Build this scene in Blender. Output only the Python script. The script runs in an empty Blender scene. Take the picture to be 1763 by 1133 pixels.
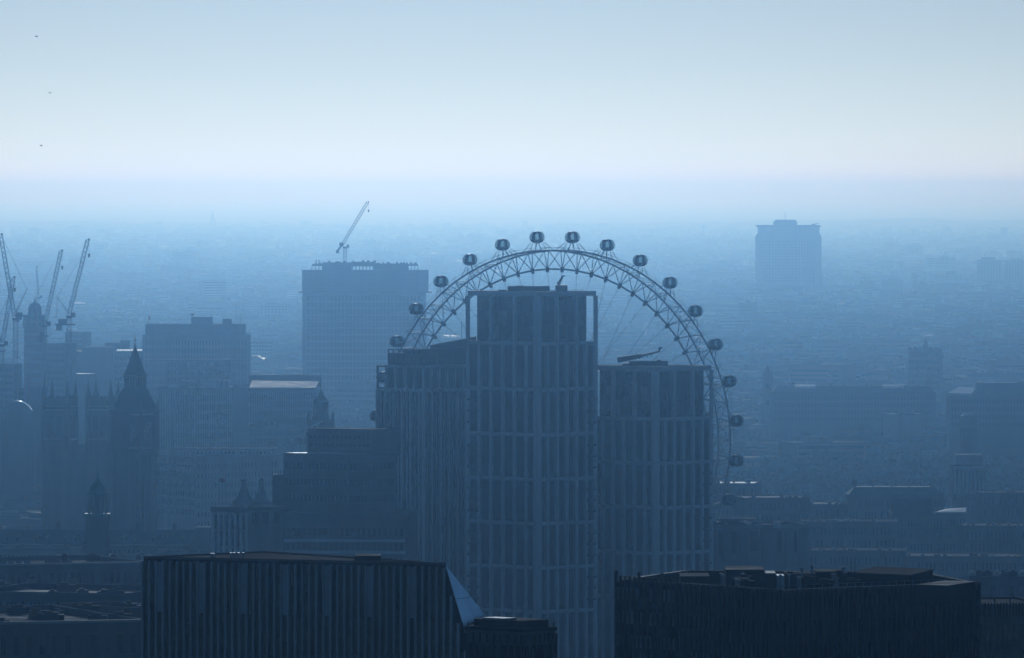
import bpy, math, random
from mathutils import Vector

random.seed(7)
sc = bpy.context.scene
COL = sc.collection

# ---------------------------------------------------------------- camera
F, YH, CX, HC = 14340.0, 320.0, 881.5, 150.0     # focal length in photo pixels, horizon row, centre column, camera height in metres
cam = bpy.data.cameras.new('camera')
camo = bpy.data.objects.new('camera', cam)
COL.objects.link(camo)
camo.location = (0, 0, HC)
camo.rotation_euler = (math.pi / 2, 0, 0)
cam.sensor_width = 36
cam.lens = 36 * F / 1763
cam.shift_y = -(566.5 - YH) / 1763
cam.clip_start = 5
cam.clip_end = 300000
sc.camera = camo

# ---------------------------------------------------------------- sky, sun, exposure
SUN_EL, SUN_AZ = math.radians(8.3), math.radians(-0.9)
w = bpy.data.worlds.new('World')
sc.world = w
w.use_nodes = True
nt = w.node_tree
bg = nt.nodes['Background']
sky = nt.nodes.new('ShaderNodeTexSky')
sky.sky_type = 'NISHITA'
sky.sun_disc = False
sky.sun_elevation = SUN_EL
sky.sun_rotation = SUN_AZ
sky.dust_density = .1
sky.air_density = .38
sky.ozone_density = 1.05
nt.links.new(sky.outputs[0], bg.inputs[0])
bg.inputs[1].default_value = .15
sun = bpy.data.lights.new('sun', 'SUN')
suno = bpy.data.objects.new('sun', sun)
COL.objects.link(suno)
sun.energy = 2.08
sun.angle = math.radians(0.5)
sun.color = (1, .89, .76)
sd = Vector((math.sin(SUN_AZ) * math.cos(SUN_EL), math.cos(SUN_AZ) * math.cos(SUN_EL), math.sin(SUN_EL)))
suno.rotation_euler = sd.to_track_quat('Z', 'Y').to_euler()
vs = sc.view_settings
vs.view_transform = 'Standard'
vs.look = 'None'
vs.gamma = 1
vs.use_curve_mapping = False
vs.exposure = -2.74
vs.use_white_balance = True                        # the photograph is balanced cold
vs.white_balance_temperature = 4600
vs.white_balance_tint = 2
sc.cycles.max_bounces = 8
sc.cycles.volume_bounces = 2
sc.cycles.use_adaptive_sampling = False
sc.cycles.transparent_max_bounces = 12


# ---------------------------------------------------------------- helpers
def X(px, D): return (px - CX) * D / F
def Z(py, D): return HC - (py - YH) * D / F
def P(px, py, D): return Vector((X(px, D), D, Z(py, D)))


def mat(name, c, rough=.75, metal=0., var=.18, scale=.25, streak=0., alpha=1., spec=.12):
    m = bpy.data.materials.new(name)
    m.use_nodes = True
    n, l = m.node_tree.nodes, m.node_tree.links
    b = n['Principled BSDF']
    b.inputs['Roughness'].default_value = rough
    b.inputs['Metallic'].default_value = metal
    b.inputs['Specular IOR Level'].default_value = spec
    tc = n.new('ShaderNodeNewGeometry')
    no = n.new('ShaderNodeTexNoise')
    no.inputs['Scale'].default_value = scale
    no.inputs['Detail'].default_value = 5
    mp = n.new('ShaderNodeMapping')
    mp.inputs['Scale'].default_value = (1, 1, 1 if not streak else .12)
    l.new(tc.outputs['Position'], mp.inputs[0])
    l.new(mp.outputs[0], no.inputs['Vector'])
    mr = n.new('ShaderNodeMapRange')
    mr.inputs[1].default_value, mr.inputs[2].default_value = .3, .7
    mr.inputs[3].default_value, mr.inputs[4].default_value = 1 - var, 1 + var
    l.new(no.outputs[0], mr.inputs[0])
    oi = n.new('ShaderNodeObjectInfo')
    mr2 = n.new('ShaderNodeMapRange')
    mr2.inputs[3].default_value, mr2.inputs[4].default_value = 1 - var, 1 + var
    l.new(oi.outputs['Random'], mr2.inputs[0])
    mu = n.new('ShaderNodeMath'); mu.operation = 'MULTIPLY'
    l.new(mr.outputs[0], mu.inputs[0]); l.new(mr2.outputs[0], mu.inputs[1])
    mx = n.new('ShaderNodeVectorMath'); mx.operation = 'SCALE'
    mx.inputs[0].default_value = c
    l.new(mu.outputs[0], mx.inputs['Scale'])
    l.new(mx.outputs[0], b.inputs['Base Color'])
    ra = n.new('ShaderNodeMapRange')
    ra.inputs[1].default_value, ra.inputs[2].default_value = .3, .7
    ra.inputs[3].default_value, ra.inputs[4].default_value = max(.03, rough * .85), min(1, rough * 1.15)
    l.new(no.outputs[0], ra.inputs[0]); l.new(ra.outputs[0], b.inputs['Roughness'])
    if alpha < 1:
        o = n['Material Output']
        t = n.new('ShaderNodeBsdfTransparent'); t.inputs[0].default_value = (.8, .88, .9, 1)
        s = n.new('ShaderNodeMixShader'); s.inputs[0].default_value = alpha
        l.new(t.outputs[0], s.inputs[1]); l.new(b.outputs[0], s.inputs[2]); l.new(s.outputs[0], o.inputs[0])
    return m


M = dict(
    stone=mat('pale_stone', (.36, .34, .29), .8, streak=1),
    portland=mat('white_portland_stone', (.56, .54, .50), .75, streak=1),
    sooty=mat('weathered_stone', (.14, .125, .10), .9, streak=1, spec=.06),
    brick=mat('brown_brick', (.20, .12, .08), .9),
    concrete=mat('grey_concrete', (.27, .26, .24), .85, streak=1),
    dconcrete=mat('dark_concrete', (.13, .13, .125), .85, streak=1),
    fin=mat('pale_cladding', (.80, .79, .77), .55, var=.06, streak=1),
    dfin=mat('dark_metal_fin', (.035, .038, .04), .6, .1),
    bfin=mat('grey_metal_fin', (.55, .56, .57), .5, .1),
    panel=mat('grey_metal_panel', (.42, .43, .44), .5, .1, var=.08),
    core=mat('dark_spandrel', (.03, .032, .035), .7, spec=.04),
    glass=mat('dark_glass', (.016, .019, .021), .06, var=.3, spec=.5),
    glass2=mat('blinded_glass', (.13, .135, .135), .14, var=.4, spec=.5),
    blind=mat('pale_blinds_behind_glass', (.24, .27, .27), .2, var=.3, spec=.5),
    glass3=mat('clear_green_glass', (.03, .045, .045), .05, var=.25, spec=.5),
    skyglass=mat('mirrored_sloping_glass', (.80, .82, .83), .1, .95, var=.06, spec=.8),
    paleroof=mat('pale_sheet_roof_and_glint', (.30, .31, .31), .62, 0, var=.12, scale=.2),
    tin=mat('weathered_tin_roof', (.34, .35, .35), .5, .1, var=.2, scale=.2),
    thru=mat('thin_glass', (.02, .025, .028), .04, alpha=.35),
    roof=mat('grey_felt_roof', (.08, .08, .08), .95, var=.3, scale=.1, spec=.03),
    lead=mat('lead_roof', (.085, .09, .095), .7, 0, spec=.08, var=.25, scale=.15),
    zinc=mat('bright_sheet_roof', (.50, .51, .51), .33, .45, var=.15, scale=.2),
    slate=mat('dark_slate_roof', (.05, .052, .057), .8, var=.25, scale=.2, spec=.06),
    copper=mat('green_copper_roof', (.09, .20, .16), .55, var=.2, scale=.3),
    plant=mat('dark_plant_screen', (.05, .05, .052), .85, spec=.12),
    steel=mat('white_painted_steel', (.78, .78, .78), .4, .1, var=.05, spec=.5),
    cable=mat('steel_cable', (.25, .26, .27), .4, .6, var=.05),
    pod=mat('grey_pod_frame', (.06, .065, .07), .38, .3, var=.05),
    yellow=mat('white_crane_paint', (.30, .30, .29), .5, .1, var=.1),
    red=mat('red_crane_paint', (.30, .06, .04), .5, .1, var=.1),
    flagred=mat('red_flag', (.35, .05, .05), .8, var=.1),
    ground=mat('city_ground', (.075, .073, .068), .9, var=.4, scale=.02),
    leaf=mat('winter_foliage', (.05, .06, .035), .9, var=.35, scale=.5),
    bark=mat('bark', (.06, .05, .04), .95),
    hillm=mat('wooded_hill', (.06, .07, .05), .95, var=.4, scale=.006),
    bird=mat('dark_feathers', (.03, .03, .03), .8),
    clock=mat('opal_clock_glass', (.45, .45, .40), .4, var=.05),
    iron=mat('dark_cast_iron', (.045, .045, .042), .5, .3),
    gold=mat('gilded_metal', (.35, .26, .10), .35, .8),
)


class MB:
    """collects vertices and faces in world coordinates"""
    def __init__(s): s.v, s.f, s.m = [], [], []

    def add(s, vs_, fs, mi=0):
        o = len(s.v)
        s.v += [tuple(q) for q in vs_]
        s.f += [tuple(i + o for i in f) for f in fs]
        s.m += [mi] * len(fs)
        return s

    def box(s, x0, x1, y0, y1, z0, z1, mi=0):
        return s.prism([(x0, y0), (x1, y0), (x1, y1), (x0, y1)], z0, z1, mi)

    def prism(s, poly, z0, z1, mi=0, top=None):
        n = len(poly)
        t = top or poly
        zz = z1 if isinstance(z1, (list, tuple)) else [z1] * n
        vs_ = [(p[0], p[1], z0) for p in poly] + [(p[0], p[1], z) for p, z in zip(t, zz)]
        fs = [tuple(range(n))[::-1], tuple(range(n, 2 * n))] + [(i, (i + 1) % n, n + (i + 1) % n, n + i) for i in range(n)]
        return s.add(vs_, fs, mi)

    def slab(s, A, u, nrm, s0, s1, d0, d1, z0, z1, mi=0):
        """box on a wall: along u from s0 to s1, outward from d0 to d1"""
        q = [A + u * a + nrm * b for a, b in ((s0, d1), (s1, d1), (s1, d0), (s0, d0))]
        return s.prism([(p.x, p.y) for p in q], z0, z1, mi)

    def tube(s, p, q, r0, r1=None, n=5, mi=0, cap=True):
        p, q = Vector(p), Vector(q)
        r1 = r0 if r1 is None else r1
        d = (q - p)
        if d.length < 1e-6: return s
        d.normalize()
        a = d.orthogonal().normalized(); b = d.cross(a)
        vs_ = []
        for c, r in ((p, r0), (q, r1)):
            for i in range(n):
                t = 2 * math.pi * i / n
                vs_.append(c + a * (math.cos(t) * r) + b * (math.sin(t) * r))
        fs = [(i, (i + 1) % n, n + (i + 1) % n, n + i) for i in range(n)]
        if cap: fs += [tuple(range(n))[::-1], tuple(range(n, 2 * n))]
        return s.add(vs_, fs, mi)

    def loop(s, pts, r, n=6, mi=0):
        k = len(pts)
        vs_ = []
        for i in range(k):
            p = pts[i]; d = (pts[(i + 1) % k] - pts[i - 1]).normalized()
            a = d.cross(Vector((0, 0, 1)))
            a = a.normalized() if a.length > 1e-3 else d.orthogonal().normalized()
            b = d.cross(a)
            for j in range(n):
                t = 2 * math.pi * j / n
                vs_.append(p + a * math.cos(t) * r + b * math.sin(t) * r)
        # keep the section consistent by matching nearest start vertex
        fs = []
        for i in range(k):
            i2 = (i + 1) % k
            best = min(range(n), key=lambda o: (vs_[i * n] - vs_[i2 * n + o]).length)
            nx = min((1, n - 1), key=lambda o: (vs_[i * n + 1] - vs_[i2 * n + (best + o) % n]).length)
            st = 1 if nx == 1 else -1
            for j in range(n):
                fs.append((i * n + j, i * n + (j + 1) % n, i2 * n + (best + st * (j + 1)) % n, i2 * n + (best + st * j) % n))
        return s.add(vs_, fs, mi)

    def lathe(s, c, prof, n=12, rot=0., mi=0):
        vs_, fs = [], []
        for r, z in prof:
            for i in range(n):
                t = 2 * math.pi * i / n + rot
                vs_.append((c[0] + r * math.cos(t), c[1] + r * math.sin(t), z))
        for k in range(len(prof) - 1):
            for i in range(n):
                fs.append((k * n + i, k * n + (i + 1) % n, (k + 1) * n + (i + 1) % n, (k + 1) * n + i))
        fs += [tuple(range(n))[::-1], tuple(range((len(prof) - 1) * n, len(prof) * n))]
        return s.add(vs_, fs, mi)

    def gable(s, A, u, nrm, s0, s1, depth, z0, z1, mi=0, over=.3):
        """pitched roof, ridge parallel to u"""
        q = lambda a, b, z: (A + u * a - nrm * b).to_2d().to_3d() + Vector((0, 0, z))
        vs_ = [q(s0, -over, z0), q(s1, -over, z0), q(s1, depth + over, z0), q(s0, depth + over, z0), q(s0, depth / 2, z1), q(s1, depth / 2, z1)]
        return s.add(vs_, [(0, 1, 5, 4), (2, 3, 4, 5), (0, 4, 3), (1, 2, 5), (3, 2, 1, 0)], mi)

    def blob(s, c, rx, ry, rz, rnd, mi=0, n=7, k=4):
        vs_, fs = [], []
        for a in range(k + 1):
            la = -math.pi / 2 + math.pi * a / k
            for b in range(n):
                lo = 2 * math.pi * b / n + a * .4
                j = 1 + rnd.uniform(-.22, .22)
                vs_.append((c[0] + rx * math.cos(la) * math.cos(lo) * j, c[1] + ry * math.cos(la) * math.sin(lo) * j, c[2] + rz * math.sin(la) * j))
        for a in range(k):
            for b in range(n):
                fs.append((a * n + b, a * n + (b + 1) % n, (a + 1) * n + (b + 1) % n, (a + 1) * n + b))
        return s.add(vs_, fs, mi)

    def mesh(s, name, mats, org=(0, 0, 0), smooth=False):
        me = bpy.data.meshes.new(name)
        ox, oy, oz = org
        me.from_pydata([(a - ox, b - oy, c - oz) for a, b, c in s.v], [], s.f)
        for m_ in (mats if isinstance(mats, (list, tuple)) else [mats]): me.materials.append(m_)
        if any(s.m): me.polygons.foreach_set('material_index', s.m)
        if smooth: me.polygons.foreach_set('use_smooth', [True] * len(me.polygons))
        me.update()
        return me


def link(name, data, parent=None, loc=(0, 0, 0), rz=0., scale=None):
    o = bpy.data.objects.new(name, data)
    COL.objects.link(o)
    if parent is not None: o.parent = parent
    o.location = loc
    if rz: o.rotation_euler = (0, 0, rz)
    if scale: o.scale = scale
    return o


def thing(name, label, cat, loc, group=None):
    o = link(name, None, None, loc)
    o['label'] = label; o['category'] = cat
    if group: o['group'] = group
    o['org'] = 0
    del o['org']
    return o


def root_of(o):
    while o.parent: o = o.parent
    return o


def part(parent, name, mb, m_, kind=None, label=None, smooth=False):
    """a mesh part; vertices are given in world coordinates, all parts share their thing's origin"""
    r = root_of(parent)
    o = link(name, mb.mesh(name, m_, r.location, smooth), parent)
    if kind: o['kind'] = kind
    if label: o['label'] = label
    return o


def structure(name, mb, m_):
    o = link(name, mb.mesh(name, m_))
    o['kind'] = 'structure'
    return o


UNIT = {}
def unit(name, m_):
    """shared unit box mesh: x 0..1 along the wall, y -1..0 outward, z 0..1"""
    k = (name, m_.name)
    if k not in UNIT:
        UNIT[k] = MB().box(0, 1, -1, 0, 0, 1).mesh(name, m_)
    return UNIT[k]


def ubox(parent, name, m_, A, u, nrm, s0, s1, d0, d1, z0, z1):
    """a piece on a wall as an object of its own that shares its mesh"""
    r = root_of(parent)
    p = A + u * s0 + nrm * d0
    return link(name, unit(name, m_), parent, (p.x - r.location.x, p.y - r.location.y, z0 - r.location.z),
                math.atan2(u.y, u.x), (s1 - s0, d1 - d0, z1 - z0))


def face(A, B):
    A, B = Vector((A[0], A[1], 0)), Vector((B[0], B[1], 0))
    u = (B - A); L = u.length; u.normalize()
    return A, u, Vector((u.y, -u.x, 0)), L


def corner(pxL, pxC, pxR, D, dL, dR):
    """plan of a block whose nearest corner C faces the camera (parallelogram)"""
    L = Vector((X(pxL, D + dL), D + dL)); C = Vector((X(pxC, D), D)); R = Vector((X(pxR, D + dR), D + dR))
    return L, C, R, L + R - C


def front(px0, px1, D, depth, skew=0.):
    a = Vector((X(px0, D + max(0, skew)), D + max(0, skew))); b = Vector((X(px1, D + max(0, -skew)), D + max(0, -skew)))
    u = (b - a).normalized(); n = Vector((-u.y, u.x))
    return a, b, b + n * depth, a + n * depth


def windows(root, A, B, z0, z1, nc, nr, wf=.6, hf=.6, m_=None, joined=True, name='window', m0=.02, proud=.06, skip=None, mats=None):
    """a grid of windows on the wall from A to B"""
    A, u, nrm, L = face(A, B)
    cw = L * (1 - 2 * m0) / nc; rh = (z1 - z0) / nr
    mb = MB()
    for r in range(nr):
        for c in range(nc):
            if skip and skip(c, r): continue
            s0 = L * m0 + c * cw + cw * (1 - wf) / 2; zz = z0 + r * rh + rh * (1 - hf) / 2
            if joined: mb.slab(A, u, nrm, s0, s0 + cw * wf, -.3, proud, zz, zz + rh * hf)
            else:
                mm = random.choice(mats) if mats else (m_ or M['glass'])
                ubox(root, name, mm, A, u, nrm, s0, s0 + cw * wf, -.3, proud, zz, zz + rh * hf)
    if joined and mb.v: return part(root, name, mb, m_ or M['glass'], kind='stuff')


def fins(root, A, B, z0, z1, n, width, depth, m_, name='fin', joined=False, ends=True):
    A, u, nrm, L = face(A, B)
    mb = MB()
    for i in range(n + 1):
        if not ends and i in (0, n): continue
        c = L * i / n
        if joined: mb.slab(A, u, nrm, c - width / 2, c + width / 2, -.2, depth, z0, z1)
        else: ubox(root, name, m_, A, u, nrm, c - width / 2, c + width / 2, -.2, depth, z0, z1)
    if joined: part(root, name, mb, m_, kind='stuff')


def bands(root, A, B, zs, h, depth, m_, name='band', e=.35):
    A, u, nrm, L = face(A, B)
    for z in zs: ubox(root, name, m_, A, u, nrm, e, L - e, -.15, depth, z - h / 2, z + h / 2)


def grow(poly, d):
    c = Vector((sum(p[0] for p in poly) / len(poly), sum(p[1] for p in poly) / len(poly)))
    return [Vector(p) + (Vector(p) - c).normalized() * d for p in poly]


def lerp2(a, b, t): return Vector(a) * (1 - t) + Vector(b) * t


FOOT = []                                           # footprints of the named buildings, kept clear by the roof carpet
def block(name, label, cat, poly, ztop, wall, roof=None, group=None, parapet=.9, z0=0., wname='wall'):
    """a building: walls, a flat roof a little below the parapet"""
    c = sum((Vector(p) for p in poly), Vector((0, 0))) / len(poly)
    r = thing(name, label, cat, (c.x, c.y, 0), group)
    mb = MB()
    n = len(poly)
    mb.prism(poly, z0, ztop - parapet)
    # parapet ring
    inn = grow(poly, -.6)
    vs_ = [(p[0], p[1], ztop - parapet) for p in poly] + [(p[0], p[1], ztop) for p in poly] + [(p[0], p[1], ztop) for p in inn] + [(p[0], p[1], ztop - parapet) for p in inn]
    fs = []
    for i in range(n):
        j = (i + 1) % n
        fs += [(i, j, n + j, n + i), (n + i, n + j, 2 * n + j, 2 * n + i), (2 * n + i, 2 * n + j, 3 * n + j, 3 * n + i)]
    mb.add(vs_, fs)
    part(r, wname, mb, wall)
    rb = MB().prism(grow(poly, -.62), ztop - parapet + .004, ztop - parapet + .12)
    part(r, 'roof', rb, roof or M['roof'])
    xs = [p[0] for p in poly]; ys = [p[1] for p in poly]
    FOOT.append((min(xs) - 6, max(xs) + 6, min(ys) - 6, max(ys) + 6))
    return r


def roofbox(r, px0, px1, ytop, D, depth, zbase, m_=None, name='plant_room', skew=0.):
    p = front(px0, px1, D, depth, skew)
    return part(r, name, MB().prism(p, zbase, Z(ytop, D)), m_ or M['plant'])


def lattice(mb, p, q, wd, bays, r, side):
    """four-chord lattice boom from p to q; side is a unit vector across"""
    p, q = Vector(p), Vector(q)
    d = (q - p).normalized(); up = side.cross(d).normalized()
    cs = [side * (wd / 2) * a + up * (wd / 2) * b for a, b in ((-1, -1), (1, -1), (1, 1), (-1, 1))]
    for c in cs: mb.tube(p + c, q + c, r, n=4)
    L = (q - p).length
    for i in range(bays):
        a, b = p + d * (L * i / bays), p + d * (L * (i + 1) / bays)
        for j in range(4):
            k = (j + 1) % 4
            if (i + j) % 2: mb.tube(a + cs[j], b + cs[k], r * .6, n=3, cap=False)
            else: mb.tube(a + cs[k], b + cs[j], r * .6, n=3, cap=False)

# ================================================================ large structure: ground and hills
g = MB()
NX = 40
g.add([(-60000, -300, 0), (60000, -300, 0), (60000, 125000, 0), (-60000, 125000, 0)], [(0, 1, 2, 3)])
structure('ground', g, M['ground'])


def ridge(name, D, prof, depth, seed):
    rnd = random.Random(seed)
    mb = MB()
    px = list(range(-300, 2060, 12))
    ny = 7
    vs_, fs = [], []
    def top(p):
        for (a, za), (b, zb) in zip(prof, prof[1:]):
            if a <= p <= b: return za + (zb - za) * (p - a) / (b - a)
        return 0
    ph = [rnd.uniform(0, 6) for _ in range(5)]
    for p in px:
        h = max(0., top(p))
        wob = sum(math.sin(p * k + q) * a for k, q, a in zip((.013, .031, .07, .17, .41), ph, (4, 2.5, 1.5, 1.2, 1.0)))
        h = max(-3, h + wob - 3)
        for j in range(ny):
            t = j / (ny - 1)
            y = D + depth * (t - .5)
            s = math.sin(math.pi * t) ** .8
            vs_.append((X(p, D), y, -2 + (h + 2) * s))
    n = len(px)
    for i in range(n - 1):
        for j in range(ny - 1):
            fs.append((i * ny + j, (i + 1) * ny + j, (i + 1) * ny + j + 1, i * ny + j + 1))
    mb.add(vs_, fs)
    o = structure(name, mb, M['hillm'])
    return o


ridge('hill', 31000, [(-300, 17), (60, 17), (230, 19), (330, 11), (460, 4), (620, 0), (900, 0), (1150, 18), (1300, 26), (1420, 20), (1600, 30), (1763, 26), (2060, 30)], 5000, 3)

# ================================================================ nearest buildings
# --- finned office with the sloping glass corner
D = 720.
FR = Vector((X(766, D), D)); FL = Vector((X(247, D * 1.017), D * 1.017)); BK = Vector((X(456, D * 1.032), D * 1.032))
zt = Z(973, D)
zb = Z(1150, D)
dx, dz = 35 / 120, 1
Fb = FR + Vector(((zt - zb) * 35 / 120, 0)); Bb = FR + Vector(((zt - zb) * 68 / 92, 11))
r = thing('finned_office', 'dark office block with close vertical metal fins and a sloping glass corner', 'office building', (FR.x - 14, D + 8, 0))
mb = MB()
mb.prism([FL, Fb, Bb, BK], 0, zb)
mb.add([(*FL, zb), (*FR, zt), (*Fb, zb), (*FL, zt), (*BK, zt), (*BK, zb)], [(0, 2, 1, 3), (3, 1, 4), (0, 3, 4, 5)])
mb.add([(*FR, zt), (*Bb, zb), (*BK, zt), (*BK, zb)], [(0, 1, 3, 2)])
part(r, 'wall', mb, M['core'])
mb = MB().add([(*FR, zt), (*Fb, zb), (*Bb, zb)], [(0, 1, 2)])
n_ = (Vector((*Fb, zb)) - Vector((*FR, zt))).cross(Vector((*Bb, zb)) - Vector((*FR, zt))).normalized()
if n_.z < 0: n_ = -n_
a, b, c = [Vector(q) + n_ * .01 for q in ((*FR, zt), (*Fb, zb), (*Bb, zb))]
nrow = 3
for i in range(nrow):                                  # sloping panes in rows
    t0, t1 = i / nrow + .002, (i + 1) / nrow - .002
    p0, p1, q0, q1 = a.lerp(b, t0), a.lerp(c, t0), a.lerp(b, t1), a.lerp(c, t1)
    k = max(1, i + 1)
    for j in range(k):
        s0, s1 = (j + .006) / k, (j + .994) / k
        m2 = MB().add([p0.lerp(p1, s0), q0.lerp(q1, s0), q0.lerp(q1, s1), p0.lerp(p1, s1),
                       *[x + n_ * .05 for x in (p0.lerp(p1, s0), q0.lerp(q1, s0), q0.lerp(q1, s1), p0.lerp(p1, s1))]],
                      [(0, 1, 2, 3), (4, 5, 6, 7), (0, 1, 5, 4), (1, 2, 6, 5), (2, 3, 7, 6), (3, 0, 4, 7)])
        part(r, 'sloping_pane', m2, M['skyglass'])
A, u, nrm, L = face(FL, FR)
A2 = A.copy()
zmid = Z(1067, D)
Lx = lambda z: L + (zt - z) * 35 / 120 * .99            # the wall grows to the right as it falls
bays = 43
pit = L / bays
for i in range(bays + 9):
    s = i * pit
    ztop = zt - .15 if s < L - .05 else zt - (s - L) / (35 / 120 * .99) - .25
    if ztop < zb + .2: break
    wide = i % 6 == 2
    ubox(r, 'fin', M['bfin'], A, u, nrm, s - .055, s + .055, 0, .34, zb, ztop)
    zt2 = ztop if s < L - pit else zt - (s + pit - L) / (35 / 120 * .99) - .3
    if zt2 < zb + .4: continue
    if zt2 > zmid:
        ubox(r, 'cladding_panel' if wide else 'glass_panel', M['panel'] if wide else random.choice((M['glass'], M['glass'], M['core'])), A, u, nrm, s + .09, s + pit - .09, .02, .2 if wide else .06, zmid + .08, zt2 - .1)
    ubox(r, 'glass_panel', random.choice((M['glass'], M['glass'], M['core'], M['glass2'])) if i % 7 == 3 else M['glass'], A, u, nrm, s + .09, s + pit - .09, .02, .06, zb + .1, min(zmid, zt2) - .08)
mb = MB().prism([FL + Vector((.3, .4)), FR + Vector((-.6, .3)), BK + Vector((0, -.5))], zt + .003, zt + .1)
part(r, 'roof', mb, M['roof'])
mb = MB()
for p_, q_ in ((FL, FR), (FR, BK), (BK, FL)):
    aa, uu, nn, ll = face(p_, q_)
    mb.slab(aa, uu, nn, .02, ll - .02, -.22, -.02, zt + .004, zt + .22)
part(r, 'parapet', mb, M['dconcrete'])
for px, dd in ((362, 9), (366, 9), (395, 14), (400, 14), (408, 14), (416, 15)):
    q = Vector((X(px, D + 8), D + 8 + dd * .3))
    part(r, 'roof_vent', MB().lathe((q.x, q.y), [(.10, zt + .1), (.10, zt + .35), (.2, zt + .38), (.12, zt + .55)], 8), M['zinc'])
part(r, 'plant_room', MB().prism(front(610, 655, D + 6, 4), zt + .1, zt + .55), M['plant'])

# --- dark corner block, bottom centre
D = 640.
L_, C_, R_, B_ = corner(804, 900, 957, D, 4.6, 2.9)
zt = Z(1082, D)
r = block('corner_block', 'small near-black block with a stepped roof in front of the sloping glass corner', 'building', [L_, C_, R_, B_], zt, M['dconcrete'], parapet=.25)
inn = [lerp2(p, (L_ + R_) / 2, .16) for p in (L_, C_, R_, B_)]
zr = Z(1070, D)
part(r, 'plant_deck', MB().prism(inn, zt - .2, zr), M['plant'])
in2 = [lerp2(p, (L_ + R_) / 2, .62) for p in (L_, C_, R_, B_)]
part(r, 'rooflight', MB().prism([p + Vector((-.9, -.6)) for p in in2], zr + .003, zr + .14), M['paleroof'])
for (a_, b_) in ((L_, C_), (C_, R_)):
    fins(r, a_, b_, 40, zt - .5, 8, .12, .12, M['dfin'], joined=False)
    aa, uu, nn, ll = face(a_, b_)
    for zz in (zt - .3,): ubox(r, 'cornice', M['dfin'], aa, uu, nn, .02, ll - .02, .0, .18, zz, zz + .25)
    windows(r, a_, b_, zt - 18, zt - 1, 8, 5, .7, .8, M['glass'], joined=False, name='window')
for px in (806, 818, 938, 953):
    q = P(px, 1075, D + 4)
    part(r, 'roof_post', MB().tube((q.x, q.y, zt - .2), (q.x, q.y, zt + .3), .05), M['dfin'])

# --- long dark office, lower right
D = 720.
L_, K_, R_ = Vector((X(1063, D + 20), D + 20)), Vector((X(1166, D + 13), D + 13)), Vector((X(1345, D), D))
E_ = Vector((X(1684, D + 14), D + 14)); Bk = Vector((X(1590, D + 34), D + 34)); Bl = Vector((X(1180, D + 38), D + 38))
zt = Z(1004, D + 13)
poly = [L_, K_, R_, E_, Bk, Bl]
r = block('glazed_office', 'wide dark glazed office with fins rising above its parapet and cluttered roof', 'office building', poly, zt, M['core'], M['plant'], parapet=1.7)
pts = [(L_, K_, 13, .35), (K_, R_, 22, .1), (R_, E_, 40, .05)]
fl = 2.1
for a_, b_, nb, up in pts:
    A, u, nrm, LL = face(a_, b_)
    for i in range(nb + 1):
        s = LL * i / nb
        h = zt + (up + (.45 if (i * 7) % 5 == 0 else 0) if up > .2 else up)
        ubox(r, 'fin', M['dfin'], A, u, nrm, s - .05, s + .05, 0, .3, zt - 9, h)
    for k in range(4):
        for i in range(nb):
            z1 = zt - .35 - k * fl
            s0, s1 = LL * i / nb + .08, LL * (i + 1) / nb - .08
            ch = (M['glass2'], M['glass2'], M['blind'], M['glass3']) if up > .2 else (M['glass'], M['glass'], M['glass'], M['glass3'])
            ubox(r, 'window', random.choice(ch), A, u, nrm, s0, s1, .0, .05, z1 - fl * .55 - .25, z1 - .3)
    ubox(r, 'coping', M['dfin'], A, u, nrm, .03, LL - .03, .0, .16, zt - .2, zt + .04)
for px0, px1, yt, dd, dep, m_ in ((1172, 1222, 992, 20, 6, 'plant'), (1250, 1316, 981, 24, 7, 'plant'), (1316, 1336, 987, 24, 5, 'dfin'), (1352, 1404, 988, 26, 5, 'roof'),
                                 (1404, 1452, 984, 28, 5, 'plant'), (1338, 1350, 991, 22, 3, 'zinc'), (1268, 1290, 996, 16, 2, 'roof')):
    roofbox(r, px0, px1, yt, D + dd, dep, zt - 1.6, M[m_])
Lc, Cc, Rc, Bc = corner(1466, 1566, 1606, D + 16, 5, 11)
part(r, 'penthouse', MB().prism([Lc, Cc, Rc, Bc], zt - 1.6, Z(992, D + 16)), M['core'])
part(r, 'penthouse_roof', MB().prism(grow([Lc, Cc, Rc, Bc], .15), Z(992, D + 16) + .003, Z(992, D + 16) + .12), M['roof'])
Lc, Cc, Rc, Bc = corner(1574, 1632, 1684, D + 7, 1.5, 8)
part(r, 'plant_room', MB().prism([Lc, Cc, Rc, Bc], zt - 1.6, Z(1008, D + 7)), M['core'])
rb = random.Random(4)
for i in range(26):
    px = rb.uniform(1230, 1470); dd = rb.uniform(8, 30)
    q = Vector((X(px, D + dd), D + dd))
    h = rb.uniform(.4, 1.2)
    if i % 3: part(r, 'roof_vent', MB().lathe((q.x, q.y), [(.09, zt - 1.6), (.09, zt + h * .6), (.2, zt + h * .64), (.1, zt + h * .8)], 7), M['zinc'])
    else: part(r, 'air_handler', MB().box(q.x - .6, q.x + .6, q.y - .4, q.y + .4, zt - 1.6, zt + h * .5).box(q.x - .45, q.x + .1, q.y - .3, q.y + .3, zt + h * .5, zt + h * .7), M['plant'])
for px in (1466, 1472, 1700):
    q = P(px, 980, D + 15)
    if px < 1600: part(r, 'aerial', MB().tube((q.x, q.y, zt - 1.6), (q.x, q.y, zt + 1.9), .03), M['dfin'])
mb = MB()
for k in range(24):
    q0 = R_.lerp(E_, k / 24) + Vector((0, 1.2)); mb.tube((q0.x, q0.y, zt - 1.6), (q0.x, q0.y, zt + .35), .018, n=4)
q0, q1 = R_ + Vector((0, 1.2)), E_ + Vector((0, 1.2))
for hh in (0, .35): mb.tube((q0.x, q0.y, zt + hh), (q1.x, q1.y, zt + hh), .018, n=4)
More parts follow.
